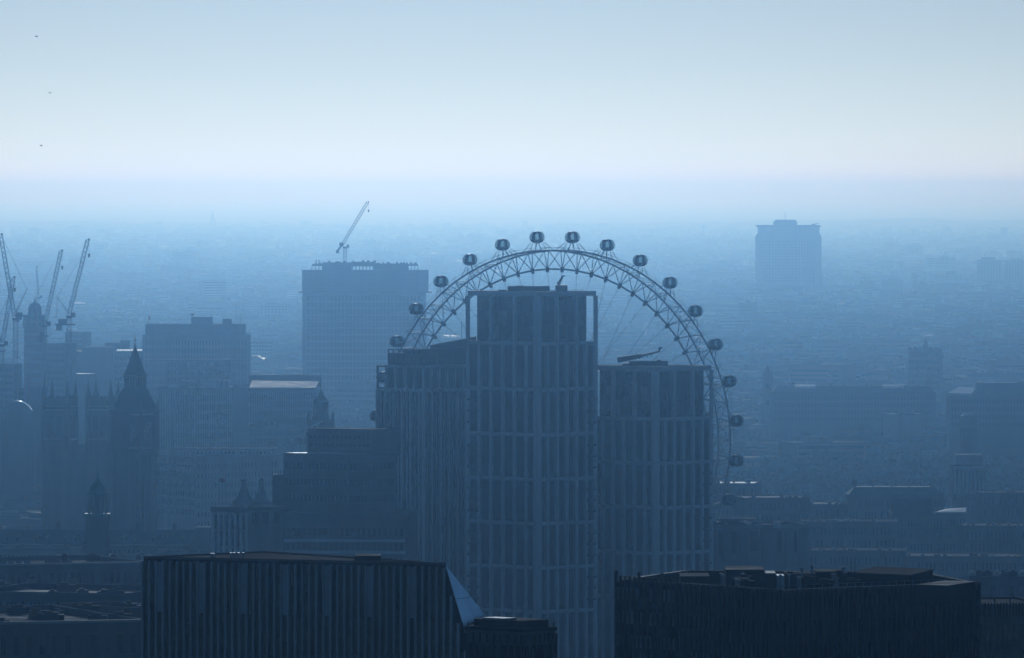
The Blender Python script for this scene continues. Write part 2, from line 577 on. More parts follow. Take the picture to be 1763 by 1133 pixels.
part(r, 'guard_rail', mb, M['cable'])

# --- dark block with toothed parapet at the right edge
D = 800.
a_, b_, c_, d_ = front(1672, 1800, D, 14, -1)
zt = Z(1040, D)
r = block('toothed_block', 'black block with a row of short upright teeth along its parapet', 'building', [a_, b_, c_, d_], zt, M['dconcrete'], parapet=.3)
A, u, nrm, LL = face(a_, b_)
for i in range(24):
    s = LL * (i + .5) / 24
    ubox(r, 'tooth', M['dfin'], A, u, nrm, s - .06, s + .06, -.05, .12, zt - 1.2, zt + (.55 if i % 5 == 2 else .15))
windows(r, a_, b_, zt - 9, zt - 1.4, 12, 3, .55, .6, M['glass'], joined=False)

# --- office with square windows behind the toothed block
D = 1500.
a_, b_, c_, d_ = front(1668, 1800, D, 20, 2)
zt = Z(993, D)
r = block('square_window_block', 'dim block with rows of paired square windows behind the toothed parapet', 'office building', [a_, b_, c_, d_], zt, M['dconcrete'])
windows(r, a_, b_, zt - 16, zt - 1, 8, 4, .5, .62, joined=False, mats=[M['glass2'], M['glass3'], M['glass']])
for i in range(9):
    q = a_.lerp(b_, (i + .5) / 9) + Vector((0, 4 + (i * 5) % 7))
    part(r, 'air_handler', MB().box(q.x - .7, q.x + .7, q.y - .5, q.y + .5, zt - .8, zt + .5).box(q.x - .4, q.x + .3, q.y - .4, q.y + .4, zt + .5, zt + .8), M['zinc'] if i % 3 == 0 else M['plant'])

# ================================================================ the three apartment towers
def tower(name_lab, pxL, pxC, pxR, dL, dR, D, ytop, ybands, nL, nR, inset, group, crown_every=2, glassmats=None, floors=4, lower_px=None):
    L_, C_, R_, B_ = corner(pxL, pxC, pxR, D, dL, dR)
    poly = [L_, C_, R_, B_]
    ctr = (L_ + R_) / 2
    r = thing('apartment_tower', name_lab, 'tower', (ctr.x, ctr.y, 0), group)
    FOOT.append((L_.x - 6, R_.x + 6, C_.y - 6, B_.y + 6))
    ztop = Z(ytop, D)
    zs = [Z(y, D) for y in ybands]                      # band centres, top to bottom
    z0 = zs[0]
    core = [lerp2(p, ctr, .035) for p in poly]
    part(r, 'core_wall', MB().prism(core, 0, z0), M['core'])
    # crown: inset glass box with open corners, ring beam, corner posts
    inn = [lerp2(p, ctr, inset) for p in poly]
    cw = part(r, 'crown_wall', MB().prism(inn, z0 + .3, ztop - .3), M['core'])
    for a_, b_, n in ((inn[0], inn[1], nL + 2), (inn[1], inn[2], nR + 2), (inn[2], inn[3], nL + 2), (inn[3], inn[0], nR + 2)):
        A, u, nrm, LL = face(a_, b_)
        vis = a_ is inn[0] or a_ is inn[1]
        for i in range(n):
            for k in range(3 if vis else 1):
                h = (ztop - z0 - 2.4) / (3 if vis else 1)
                zz = z0 + .9 + k * h
                ubox(r, 'crown_pane', random.choice(glassmats), A, u, nrm, LL * i / n + .07, LL * (i + 1) / n - .07, .0, .08, zz + .06, zz + h - .06)
    bt = 1.25
    mb = MB()
    for a_, b_ in zip(poly, poly[1:] + poly[:1]):
        A, u, nrm, LL = face(a_, b_)
        mb.slab(A, u, nrm, .0, LL - .9, -.9, 0, ztop - bt, ztop)
    part(r, 'ring_beam', mb, M['fin'])
    part(r, 'roof', MB().prism([lerp2(p, ctr, inset * .8) for p in poly], ztop - .3, ztop - .05), M['roof'])
    for i, p in enumerate(poly):
        wd = 1.1 if i == 1 else .85
        q = lerp2(p, ctr, .02)
        a_ = poly[i - 1]; A, u, nrm, LL = face(a_, p)
        n2 = Vector(((p - ctr).normalized().x, (p - ctr).normalized().y))
        t2 = Vector((-n2.y, n2.x))
        pl = [q + t2 * wd + n2 * -.2, q - t2 * wd + n2 * -.2, q - t2 * wd * .55 + n2 * .75, q + t2 * wd * .55 + n2 * .75]
        part(r, 'corner_post', MB().prism(pl, 0, ztop - bt - .002), M['fin'])
    for (a_, b_, n) in ((L_, C_, nL), (C_, R_, nR)):
        A, u, nrm, LL = face(a_, b_)
        cwid = LL / n
        for i in range(1, n):                            # fins, every second one runs on to the ring beam
            c = cwid * i
            long_ = (i % crown_every == 0)
            ubox(r, 'fin', M['fin'], A, u, nrm, c - .46, c + .46, -.5, .22, 8, (ztop - bt - .004) if long_ else z0)
        bands(r, a_, b_, zs[1:], .85, .2, M['fin'], e=.7)
        bands(r, a_, b_, zs[:1], .85, .25, M['fin'], e=.7)
        for t in range(len(zs) - 1):
            za, zb_ = zs[t] - .55, zs[t + 1] + .5
            fh = (za - zb_) / floors
            for f in range(floors):
                for i in range(n):
                    s0, s1 = cwid * i + (.52 if i else .9), cwid * (i + 1) - (.52 if i < n - 1 else .9)
                    z1 = za - f * fh
                    half = random.random()
                    m_ = random.choice(glassmats)
                    if half < .3:
                        mid = s0 + (s1 - s0) * random.choice((.4, .5, .62))
                        ubox(r, 'window', m_, A, u, nrm, s0, mid - .06, -.9, -.62, z1 - fh + .3, z1 - .12)
                    else:
                        ubox(r, 'window', m_, A, u, nrm, s0, s1, -.9, -.62, z1 - fh + .3, z1 - .12)
    # balcony slabs across the outer bays
    for (a_, b_, n, first) in ((L_, C_, nL, True), (C_, R_, nR, False)):
        A, u, nrm, LL = face(a_, b_)
        cwid = LL / n
        s0, s1 = (0.2, cwid * .95) if first else (LL - cwid * .95, LL - .2)
        for t in range(1, len(zs) - 1):
            for f in range(1, floors):
                z = zs[t] + (zs[t + 1] - zs[t]) * f / floors
                ubox(r, 'balcony', M['dfin'], A, u, nrm, s0, s1, -.6, .5, z - .3, z + .12)
    return r, poly, ztop


GL = [M['glass']] * 9 + [M['glass3']] * 3 + [M['glass2'], M['blind']]
DT = 2100.
rC, plC, ztC = tower('tallest of the three finned glass towers, standing in the middle before the big wheel', 805, 926, 1026, 19.5, 14.7, DT, 502,
                     [592, 671, 749, 826, 902, 978, 1054], 6, 6, .15, 'finned glass apartment towers', glassmats=GL)
roofbox(rC, 874, 946, 493, DT + 14, 8, ztC - .1)
roofbox(rC, 889, 902, 492, DT + 15, 2, Z(493, DT + 14), name='roof_vent')
roofbox(rC, 858, 871, 499, DT + 12, 3, ztC - .1, name='roof_vent')
roofbox(rC, 956, 977, 491, DT + 14, 4, ztC - .1, M['iron'], 'cradle_base')
mb = MB().tube(P(961, 490, DT + 16), P(968, 478, DT + 16), .42, .3).tube(P(968, 478, DT + 16), P(969.5, 474.5, DT + 16), .22)
mb.tube(P(966.5, 475.5, DT + 16), P(973, 475, DT + 16), .17).tube(P(962, 490.5, DT + 16), P(959.5, 486, DT + 16), .3, .2)
part(rC, 'cradle_arm', mb, M['iron'])
mb = MB()
for px in range(985, 1008, 4): mb.tube(P(px, 501.5, DT + 12), P(px, 498.5, DT + 12), .05, n=4)
mb.tube(P(985, 498.8, DT + 12), P(1006, 498.8, DT + 12), .05, n=4)
part(rC, 'guard_rail', mb, M['cable'])

rR, plR, ztR = tower('lowest finned glass tower, a long roof crane arm laid across its top', 1019, 1129, 1225, 17.5, 14.2, DT + 15, 631,
                     [722, 798, 875, 953, 1030], 6, 6, .13, 'finned glass apartment towers', glassmats=GL)
roofbox(rR, 1083, 1150, 622, DT + 28, 7, ztR - .1)
roofbox(rR, 1072, 1090, 625.5, DT + 27, 3, ztR - .1, M['iron'], 'cradle_base')
mb = MB()
a_, b_, c_ = P(1063, 620, DT + 28), P(1105, 612.5, DT + 28), P(1135.5, 605, DT + 28)
for p_, q_, h in ((a_, b_, .72), (b_, c_, .32)):
    d = (q_ - p_).normalized(); n_ = Vector((-d.z, 0, d.x)) * h
    y = Vector((0, .5, 0))
    vs_ = [p_ - n_ - y, q_ - n_ * .7 - y, q_ + n_ * .7 - y, p_ + n_ - y, p_ - n_ + y, q_ - n_ * .7 + y, q_ + n_ * .7 + y, p_ + n_ + y]
    mb.add(vs_, [(0, 1, 2, 3), (7, 6, 5, 4), (0, 4, 5, 1), (1, 5, 6, 2), (2, 6, 7, 3), (3, 7, 4, 0)])
mb.tube(c_, c_ + Vector((0, 0, 1.1)), .3).tube(c_ + Vector((0, 0, .9)), c_ + Vector((.7, 0, .9)), .25)
for t in range(5):
    q_ = a_.lerp(c_, .45 + t * .09) - Vector((0, 0, .4)); mb.tube(q_, q_ - Vector((.2, 0, .6)), .12, n=4)
part(rR, 'cradle_arm', mb, M['iron'])
roofbox(rR, 1131, 1138, 619.5, DT + 30, 1.5, Z(622, DT + 28), M['iron'], 'roof_vent')
mb = MB()
for px in range(1024, 1070, 5): mb.tube(P(px, 632, DT + 24), P(px, 627.5, DT + 24), .05, n=4)
mb.tube(P(1024, 628, DT + 24), P(1068, 628, DT + 24), .05, n=4)
part(rR, 'guard_rail', mb, M['cable'])

# --- stepped tower to the left of the tallest one, closely ribbed
D = DT + 40
L_, C_, R_, B_ = corner(648, 729, 838, D, 13, 16)
ctr = (L_ + R_) / 2
poly = [L_, C_, R_, B_]
r = thing('apartment_tower', 'closely ribbed stepped tower with open frames on its shoulder, beside the tallest tower', 'tower', (ctr.x, ctr.y, 0), 'finned glass apartment towers')
FOOT.append((L_.x - 6, R_.x + 6, C_.y - 6, B_.y + 6))
z1, z2, z3 = Z(672, D), Z(631, D), Z(602, D)
part(r, 'core_wall', MB().prism([lerp2(p, ctr, .04) for p in poly], 0, z1), M['core'])
S = lerp2(L_, C_, .21)                                   # the shoulder: upper storeys start further in
up = [S, C_, R_, lerp2(B_, R_, .0) if False else B_ + (S - L_)]
upc = sum(up, Vector((0, 0))) / 4
part(r, 'upper_wall', MB().prism([lerp2(p, upc, .04) for p in up], z1, z2), M['core'])
for a_, b_, zA, zB, n in ((L_, C_, 8, z1, 11), (C_, R_, 8, z1, 15)):
    A, u, nrm, LL = face(a_, b_)
    for i in range(n + 1):
        c = LL * i / n
        wd = (.5 if i % 2 == 0 else .2) if i not in (0, n) else .8
        ubox(r, 'fin', M['fin'], A, u, nrm, max(0, c - wd / 2), min(LL, c + wd / 2), -.7, .28 if i % 2 == 0 else .05, zA, zB)
    for k in range(20):                                  # storey by storey, one strip of glazing in each second bay
        zt_ = zB - .6 - k * 2.95
        for i in range(0, n, 2):
            e1 = min(i + 2, n)
            ubox(r, 'window', random.choice(GL), A, u, nrm, LL * i / n + .35, LL * e1 / n - .35, -.9, -.62, zt_ - 2.5, zt_ - .1)
for a_, b_, n in ((S, C_, 4), (C_, R_, 8)):
    A, u, nrm, LL = face(a_, b_)
    for i in range(n + 1):
        c = LL * i / n
        ubox(r, 'upper_fin', M['fin'], A, u, nrm, max(0, c - .27), min(LL, c + .27), -.5, .2, z1 + .3, z2 - .2)
    for i in range(n):
        for k in range(2):
            h = (z2 - z1 - .8) / 2
            ubox(r, 'upper_window', random.choice(GL), A, u, nrm, LL * i / n + .5, LL * (i + 1) / n - .5, -.9, -.55, z1 + .45 + k * h, z1 + .3 + (k + 1) * h)
    bands(r, a_, b_, [z1], .8, .24, M['fin'], e=.1)
    bands(r, a_, b_, [z2], .7, .22, M['fin'], e=.1)
A, u, nrm, LL = face(L_, S)
bands(r, L_, S, [z1 - .1], .6, .2, M['fin'], e=.1)
# open frame on the shoulder
zf = Z(629, D + 12)
mb = MB()
for s in (.05, LL - .35): mb.slab(A, u, nrm, s, s + .4, -.5, 0, z1 + .2, zf)
for zz in (zf - .45, (z1 + zf) / 2 - .2, z1 + .15): mb.slab(A, u, nrm, .06, LL - .06, -.46, -.05, zz, zz + .4)
part(r, 'shoulder_frame', mb, M['dfin'])
# plant screen on top, with open frames at its left end
p0, p1 = lerp2(S, C_, .03), lerp2(C_, R_, 1)
scr = [lerp2(p, upc, .03) for p in up]
zo = Z(609, D)
part(r, 'plant_screen', MB().prism(scr, z2 + .35, zo), M['plant'])
for a_, b_ in ((scr[0], scr[1]), (scr[1], scr[2])):
    A, u, nrm, LL = face(a_, b_)
    n = int(LL / 1.7)
    for i in range(n): ubox(r, 'screen_panel', M['plant'], A, u, nrm, LL * i / n + .05, LL * (i + 1) / n - .05, 0, .08, z2 + .45, zo - .1)
A, u, nrm, LL = face(scr[0], scr[1])
mb = MB()
for i in range(8):
    s = LL * i / 7
    mb.slab(A, u, nrm, max(0, s - .14), s + .14, -.4, -.05, zo, z3 - .3)
mb.slab(A, u, nrm, 0, LL, -.45, 0, z3 - .3, z3)
part(r, 'top_frame', mb, M['dfin'])
part(r, 'screen_core', MB().prism([lerp2(scr[0], scr[1], .42) + Vector((.5, 1)), scr[1] + Vector((0, .6)), scr[2] - Vector((.5, -.5)), lerp2(scr[3], scr[2], .42)], zo + .003, z3 + .1), M['plant'])
roofbox(r, 740, 806, 598, D + 10, 12, z3 - .2, M['lead'], 'roof_deck')
q = front(740, 820, D + 14, 9)
zA, zB = Z(595, D + 14), Z(580, D + 14)
part(r, 'mono_pitch_roof', MB().prism(q, zA - 2, [zA, zB, zB, zA]), M['slate'])
part(r, 'aerial', MB().tube(P(795, 592, D + 12), P(795, 553, D + 12), .07), M['dfin'])

# ================================================================ the big observation wheel
DE = 2250.
TH = math.radians(26.7)
U = Vector((math.cos(TH), -math.sin(TH), 0))            # horizontal in the wheel's plane
N = Vector((math.sin(TH), math.cos(TH), 0))             # the axle
HUB = P(955, 754, DE)
k_ = DE / F
RO, RI, RC, HW = 323 * k_, 291 * k_, 347 * k_, 3.7
whl = thing('observation_wheel', 'giant white spoked observation wheel with glass capsules rising behind the towers', 'ferris wheel', (HUB.x, HUB.y, 0))
def wp(ang, R, off): return HUB + U * (R * math.sin(ang)) + Vector((0, 0, R * math.cos(ang))) + N * off
A64 = [2 * math.pi * i / 64 for i in range(64)]
for off in (-HW, HW):
    part(whl, 'outer_chord', MB().loop([wp(a, RO, off) for a in A64], .27, 7), M['steel'], smooth=True)
part(whl, 'inner_chord', MB().loop([wp(a + math.pi / 64, RI, 0) for a in A64], .28, 7), M['steel'], smooth=True)
for off in (-HW - .5, HW + .5):
    part(whl, 'guide_rail', MB().loop([wp(a, RO + .8, off) for a in A64], .06, 4), M['steel'])
mb = MB()
for a in A64:
    for off in (-1, 1): mb.tube(wp(a, RO, off * HW), wp(a, RO + .8, off * (HW + .5)), .05, n=3)
part(whl, 'rail_bracket', mb, M['steel'], kind='stuff')
for i, a in enumerate(A64):
    b = A64[(i + 1) % 64]; m = a + math.pi / 64
    for off in (-HW, HW):
        for q in (a, b):
            part(whl, 'strut', MB().tube(wp(m, RI, 0), wp(q, RO, off), .12, n=5), M['steel'])
    part(whl, 'node', MB().tube(wp(m, RI - .9, 0), wp(m, RI + .6, 0), .42, .55, n=7), M['cable'])
    part(whl, 'rung', MB().tube(wp(a, RO, -HW), wp(a, RO, HW), .11, n=4), M['steel'])
    s_ = 1 if i % 2 else -1
    part(whl, 'brace', MB().tube(wp(a, RO, -HW * s_), wp(b, RO, HW * s_), .08, n=4), M['steel'])
    part(whl, 'spoke', MB().tube(wp(m, RI - .6, 0), HUB + N * (9 if i % 2 else -9) + U * math.sin(m) * 1.6 + Vector((0, 0, 1.6 * math.cos(m))), .075, n=4), M['cable'])
part(whl, 'hub', MB().tube(HUB - N * 10, HUB + N * 10, 1.9, n=16).tube(HUB - N * 10.5, HUB - N * 8.5, 2.6, n=16).tube(HUB + N * 8.5, HUB + N * 10.5, 2.6, n=16), M['steel'])
for s_ in (-1, 1):
    part(whl, 'support_leg', MB().tube(HUB + N * 11, HUB * 1 + N * 30 + U * (s_ * 19) - Vector((0, 0, HUB.z)), 1.3, 2.2, n=12), M['steel'])
part(whl, 'spindle', MB().tube(HUB + N * 8, HUB + N * 14, 1.5, n=14), M['steel'])

# capsules: an ovoid of frame and dark shell with a band of see-through panes
CR, CL, CH = 1.95 * k_ / .1844, 3.75 * k_ / .1844, 1.92 * k_ / .1844
def ell(lo, la, g_=1.0): return (CR * g_ * math.cos(la) * math.cos(lo), CL * g_ * math.cos(la) * math.sin(lo), CH * g_ * math.sin(la))
NLO = 36
shell, glaz, ring = MB(), MB(), MB()
las = [math.radians(q) for q in (-90, -70, -52, -36, -22, -8, 8, 24, 40, 55, 72, 90)]
for i in range(NLO):
    l0, l1 = 2 * math.pi * i / NLO, 2 * math.pi * (i + 1) / NLO
    for k in range(len(las) - 1):
        a0, a1 = las[k], las[k + 1]
        ispane = 4 <= k <= 7 and i % 6 in (0, 1, 2)
        f = [ell(l0, a0), ell(l1, a0), ell(l1, a1), ell(l0, a1)]
        (glaz if ispane else shell).add(f, [(0, 1, 2, 3)])
for off in (-.55, .55):                                  # the two mounting rings
    pts = [Vector((math.cos(t) * CR * .90, off * CL * .80, math.sin(t) * CH * .90)) for t in [2 * math.pi * j / 20 for j in range(20)]]
    vs_, fs = [], []
    ring.loop(pts, .10, 5)
floor_ = MB().lathe((0, 0), [(CR * .86, -CH * .5), (CR * .86, -CH * .42)], 14)
me_shell = shell.mesh('shell', M['pod']); me_glaz = glaz.mesh('glazing', M['thru']); me_ring = ring.mesh('mounting_ring', M['steel'])
fl_me = MB().prism([(CR * .8 * math.cos(t), CL * .8 * math.sin(t)) for t in [2 * math.pi * j / 12 for j in range(12)]], -CH * .5, -CH * .40).mesh('capsule_floor', M['dconcrete'])
for m_ in (me_shell, me_glaz): m_.polygons.foreach_set('use_smooth', [True] * len(m_.polygons))
for i in range(32):
    a = 2 * math.pi * (i + .5) / 32
    c = wp(a, RC, 0)
    cap = link('capsule', me_shell, whl, c - whl.location, -TH)
    link('glazing', me_glaz, cap)['kind'] = 'stuff'; link('mounting_ring', me_ring, cap); link('capsule_floor', fl_me, cap)
    rd = (c - HUB).normalized(); tg = N.cross(rd)
    for ax in (-1, 1):
        for tt in (-1, 1):
            part(whl, 'capsule_leg', MB().tube(c - rd * 1.5 + N * (ax * 1.9) + tg * tt * 1.1, wp(a + tt * .058, RO, ax * HW), .11, n=4), M['steel'])
            part(whl, 'capsule_strut', MB().tube(c - rd * 1.7 + N * (ax * 1.9) + tg * tt * .5, wp(a + tt * .018, RO, ax * HW), .12, n=4), M['steel'])

# ================================================================ middle distance, left half
def rows(r, a_, b_, ztop, zbot, nc, fh, wf=.55, hf=.6, m_=None, joined=True, **k):
    windows(r, a_, b_, zbot, ztop, nc, max(1, int((ztop - zbot) / fh)), wf, hf, m_, joined=joined, **k)

# --- pale finned block
D = 1900.
L_, C_, R_, B_ = corner(366, 426, 487, D, 4.5, 9)
zt = Z(874, D)
r = block('stone_finned_block', 'block with tall pale upright fins on one face and blank stone on the other', 'building', [L_, C_, R_, B_], zt, M['stone'], parapet=.6)
A, u, nrm, LL = face(L_, C_)
for i in range(7):
    ubox(r, 'fin', M['fin'], A, u, nrm, LL * (i + .02) / 6.3, LL * (i + .02) / 6.3 + .62, 0, .45, zt - 32, zt - 1.2)
for i in range(6):
    for k in range(8):
        ubox(r, 'window', random.choice(GL[:4]), A, u, nrm, LL * i / 6.3 + .66, LL * (i + 1) / 6.3 - .02, .0, .08, zt - 5.2 - k * 3.8, zt - 1.7 - k * 3.8)
ubox(r, 'cornice', M['slate'], A, u, nrm, .01, LL - .01, -.2, .95, zt - 1.1, zt + .05)
A, u, nrm, LL = face(C_, R_)
for i in range(3):
    s = LL * (.12 + i * .3)
    ubox(r, 'top_window', M['glass'], A, u, nrm, s, s + LL * .17, -.2, .05, zt - 3.9, zt - 1.1)
ubox(r, 'cornice', M['slate'], A, u, nrm, .01, LL - .01, -.2, .3, zt - .6, zt + .06)

# --- two flags
for px, py, f_ in ((377, 823, 1), (390, 832, 0)):
    b = P(px, 872, 2080)
    fl = thing('flagpole', 'thin flagpole with a small dark red flag flying above the finned stone block' if f_ else 'bare flagpole next to the small red flag', 'flagpole', (b.x, b.y, 0), None)
    part(fl, 'pole', MB().tube((b.x, b.y, 0), (b.x, b.y, Z(py, 2080)), .11, .06, n=6), M['cable'])
    if f_:
        mb = MB()
        vs_, fs = [], []
        for i in range(7):
            for j in (0, 1): vs_.append((b.x + i * .27, b.y + .25 * math.sin(i * 1.3), Z(823, 2080) - .1 - j * .85 - .04 * i))
        for i in range(6): fs.append((2 * i, 2 * i + 1, 2 * i + 3, 2 * i + 2))
        part(fl, 'flag', mb.add(vs_, fs), M['flagred'])

# --- dark stepped block against the ribbed tower
D = 2030.
L_, C_, R_, B_ = corner(488, 600, 680, D, 13, 9)
zt = Z(783, D)
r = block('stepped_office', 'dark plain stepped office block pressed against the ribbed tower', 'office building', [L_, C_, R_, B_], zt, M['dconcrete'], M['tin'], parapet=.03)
for a_, b_, n in ((L_, C_, 16), (C_, R_, 12)): rows(r, a_, b_, zt - 1, zt - 40, n, 3.7, .8, .4, M['plant'])
q = corner(530, 640, 690, D + 26, 8, 6)
p = part(r, 'upper_wall', MB().prism(list(q), zt - 1, Z(741, D + 26)), M['dconcrete'])
part(r, 'upper_roof', MB().prism(grow(list(q), .2), Z(741, D + 26) + .003, Z(741, D + 26) + .25), M['slate'])
windows(r, q[0], q[1], zt + .5, Z(741, D + 26) - .8, 14, 2, .8, .4, M['plant'])
q = front(469, 489, D + 10, 8)
part(r, 'stair_tower', MB().prism(q, 0, Z(817, D + 10)), M['dconcrete'])
for i in range(5):
    e = q[0].lerp(q[1], (i + .1) / 4.2)
    part(r, 'roof_post', MB().box(e.x - .12, e.x + .12, e.y, e.y + .3, Z(817, D + 10), Z(810, D + 10)), M['dfin'])
part(r, 'rooflight', MB().prism(front(543, 549, D + 22, 2), zt - .1, zt + 1), M['lead'])
D = 1970.
a_, b_, c_, d_ = front(487, 700, D, 24, 3)
zt = Z(884, D)
r = block('podium_block', 'broad low podium with level ledges in front of the ribbed tower', 'building', [a_, b_, c_, d_], zt, M['dconcrete'])
bands(r, a_, b_, [zt - 6.5, zt - 9.2, zt - 13], .7, .5, M['fin'], 'ledge')
for k in range(4): windows(r, a_, b_, zt - 6.2 + .3 - k * 3.4, zt - 3.2 + .2 - k * 3.4, 22, 1, .7, .6)

# --- bottom left rows
def longrow(name, label, cat, D, px0, px1, yt, skew, depth, wall, roofm, nc, fh, bay=None, ledge=True, clutter=0, seed=1, wf=.5, hf=.6, joined=False, nr=3):
    a_, b_, c_, d_ = front(px0, px1, D, depth, skew)
    zt = Z(yt, D)
    r = block(name, label, cat, [a_, b_, c_, d_], zt, wall, roofm)
    windows(r, a_, b_, zt - 1.2 - fh * nr, zt - 1.2, nc, nr, wf, hf, M['glass'], joined=joined, mats=[M['glass'], M['glass'], M['glass3'], M['glass2']] if not joined else None)
    if ledge: bands(r, a_, b_, [zt - .2], .35, .35, M['tin'] if ledge == 2 else M['dconcrete'], 'coping', e=.02)
    rnd = random.Random(seed)
    for i in range(clutter):
        q = a_.lerp(b_, rnd.uniform(.03, .97)) + Vector((0, rnd.uniform(2, depth - 2)))
        h, wd = rnd.uniform(.75, 1.25), rnd.uniform(.4, 1.6)
        part(r, rnd.choice(('chimney', 'air_handler', 'air_handler')), MB().box(q.x - wd, q.x + wd, q.y - .7, q.y + .7, zt - .8, zt - .8 + h).box(q.x - wd * .6, q.x + wd * .3, q.y - .5, q.y + .5, zt - .8 + h, zt - .5 + h), rnd.choice((M['lead'], M['plant'], M['plant'], M['plant'], M['roof'], M['brick'], M['zinc'] if i % 4 == 0 else M['plant'])))
    return r, (a_, b_, c_, d_), zt

r, q, zt = longrow('curved_roof_hall', 'long low hall with a thin bright roof edge and small skylights at its far end', 'hall', 1600, -60, 250, 972, -14, 30, M['dconcrete'], M['slate'], 26, 3.6, ledge=2, clutter=7, seed=2)
for i in range(5):
    e = q[0].lerp(q[1], .14 + i * .045) + Vector((0, 2))
    part(r, 'skylight', MB().gable(Vector((e.x, e.y, 0)), Vector((1, 0, 0)), Vector((0, -1, 0)), 0, 1.3, 1.2, zt - .7, zt + .35), M['skyglass'])
for i in range(4):
    e = q[0].lerp(q[1], (.2, .36, .48, .6)[i]) + Vector((0, -.35))
    part(r, 'buttress', MB().prism([(e.x - .9, e.y - .5), (e.x + .9, e.y - .5), (e.x + .9, e.y + .5), (e.x - .9, e.y + .5)], zt - 16, zt - 3), M['concrete'])
longrow('office_row', 'dim long office with close upright windows under the hall with skylights', 'office building', 1300, -70, 212, 1022, 10, 26, M['dconcrete'], M['lead'], 40, 3.3, clutter=9, seed=5, wf=.6, hf=.75, nr=4)
longrow('low_shed', 'low dark shed with a thin pale roof edge at the foot of the finned office', 'shed', 1080, -80, 246, 1072, -9, 40, M['dconcrete'], M['slate'], 14, 4, ledge=2, clutter=12, seed=8, wf=.4)
longrow('brick_terrace', 'brick terrace with dormers half hidden beside the finned office', 'terrace', 1150, 214, 300, 1046, -5, 16, M['brick'], M['slate'], 12, 3.2, clutter=4, seed=9)

# --- long slate-roofed hall with dormers
D = 2480.
a_, b_, c_, d_ = front(-30, 338, D, 26, 4)
zt = Z(938, D)
r = block('dormered_hall', 'long stone hall with a steep slate roof, dormers and chimneys below the clock tower', 'hall', [a_, b_, c_, d_], zt, M['sooty'], M['slate'], parapet=.2)
A, u, nrm, LL = face(a_, b_)
part(r, 'pitched_roof', MB().gable(A, u, nrm, .3, LL - .3, 14, zt + .004, Z(914, D)), M['slate'])
for i in range(22):
    s = LL * (i + .5) / 22
    if i % 3 != 1:
        mb = MB().slab(A, u, nrm, s - .5, s + .5, -3, -1.2, zt + .3, zt + 2.4)
        mb.gable(A + u * s + nrm * -1.2, nrm, -u, -1.9, .15, 1.3, zt + 2.4, zt + 3.2)
        dm = part(r, 'dormer', mb, M['sooty'])
        ubox(dm, 'window', M['glass'], A, u, nrm, s - .33, s + .33, -1.25, -1.15, zt + .6, zt + 2.1)
    else:
        part(r, 'chimney', MB().slab(A, u, nrm, s - .55, s + .55, -7.8, -6.6, zt + 3, Z(908 - (i % 4) * 2, D)), M['brick'])
windows(r, a_, b_, zt - 17, zt - .8, 44, 4, .42, .62, joined=False, mats=[M['glass'], M['glass'], M['glass2']])
bands(r, a_, b_, [zt - .1], .5, .4, M['stone'], 'cornice')
roofbox(r, 334, 362, 908, D - 60, 10, 0, M['dconcrete'], 'stair_tower')
for px in (338, 346, 353, 360): part(r, 'roof_post', MB().tube(P(px, 908, D - 56), P(px, 903, D - 56), .12, n=4), M['dfin'])

longrow('grey_terrace', 'grey terrace with rows of small windows in front of the dormered hall', 'terrace', 2330, -40, 120, 945, 6, 14, M['concrete'], M['lead'], 22, 3.4, clutter=8, seed=12)
longrow('white_terrace', 'pale rendered terrace with a flat roof, beyond the hall with skylights', 'terrace', 2300, 118, 262, 958, -7, 15, M['stone'], M['roof'], 20, 3.4, clutter=8, seed=13)
longrow('flat_roofed_block', 'flat-roofed block with roof plant between the white terrace and the finned stone block', 'building', 2360, 262, 372, 952, 5, 15, M['concrete'], M['lead'], 14, 3.4, clutter=10, seed=14)

# --- green copper cupola
D = 2150.
c = P(168, 900, D)
r = thing('cupola_tower', 'green copper cupola tower standing before the foot of the clock tower', 'tower', (c.x, c.y, 0))
FOOT.append((c.x - 8, c.x + 8, c.y - 8, c.y + 8))
zz = lambda y: Z(y, D)
h = 10.5 * D / F
part(r, 'shaft', MB().box(c.x - 2.9, c.x + 2.9, c.y - 2.9, c.y + 2.9, 0, zz(886)), M['sooty'])
part(r, 'gallery', MB().box(c.x - 3.3, c.x + 3.3, c.y - 3.3, c.y + 3.3, zz(888), zz(884)), M['copper'])
part(r, 'drum', MB().lathe((c.x, c.y), [(1.7, zz(884)), (1.7, zz(851))], 8, math.pi / 8), M['sooty'])
for i in range(8):
    t = math.pi / 4 * i + math.pi / 8
    part(r, 'column', MB().tube((c.x + 2.3 * math.cos(t), c.y + 2.3 * math.sin(t), zz(884)), (c.x + 2.3 * math.cos(t), c.y + 2.3 * math.sin(t), zz(851)), .34, n=7), M['stone'])
part(r, 'dome', MB().lathe((c.x, c.y), [(2.75, zz(851)), (2.75, zz(848)), (2.3, zz(846)), (1.9, zz(838)), (1.2, zz(832)), (.8, zz(829)), (.8, zz(826)), (.45, zz(825)), (.25, zz(820)), (.06, zz(811))], 12), M['copper'])

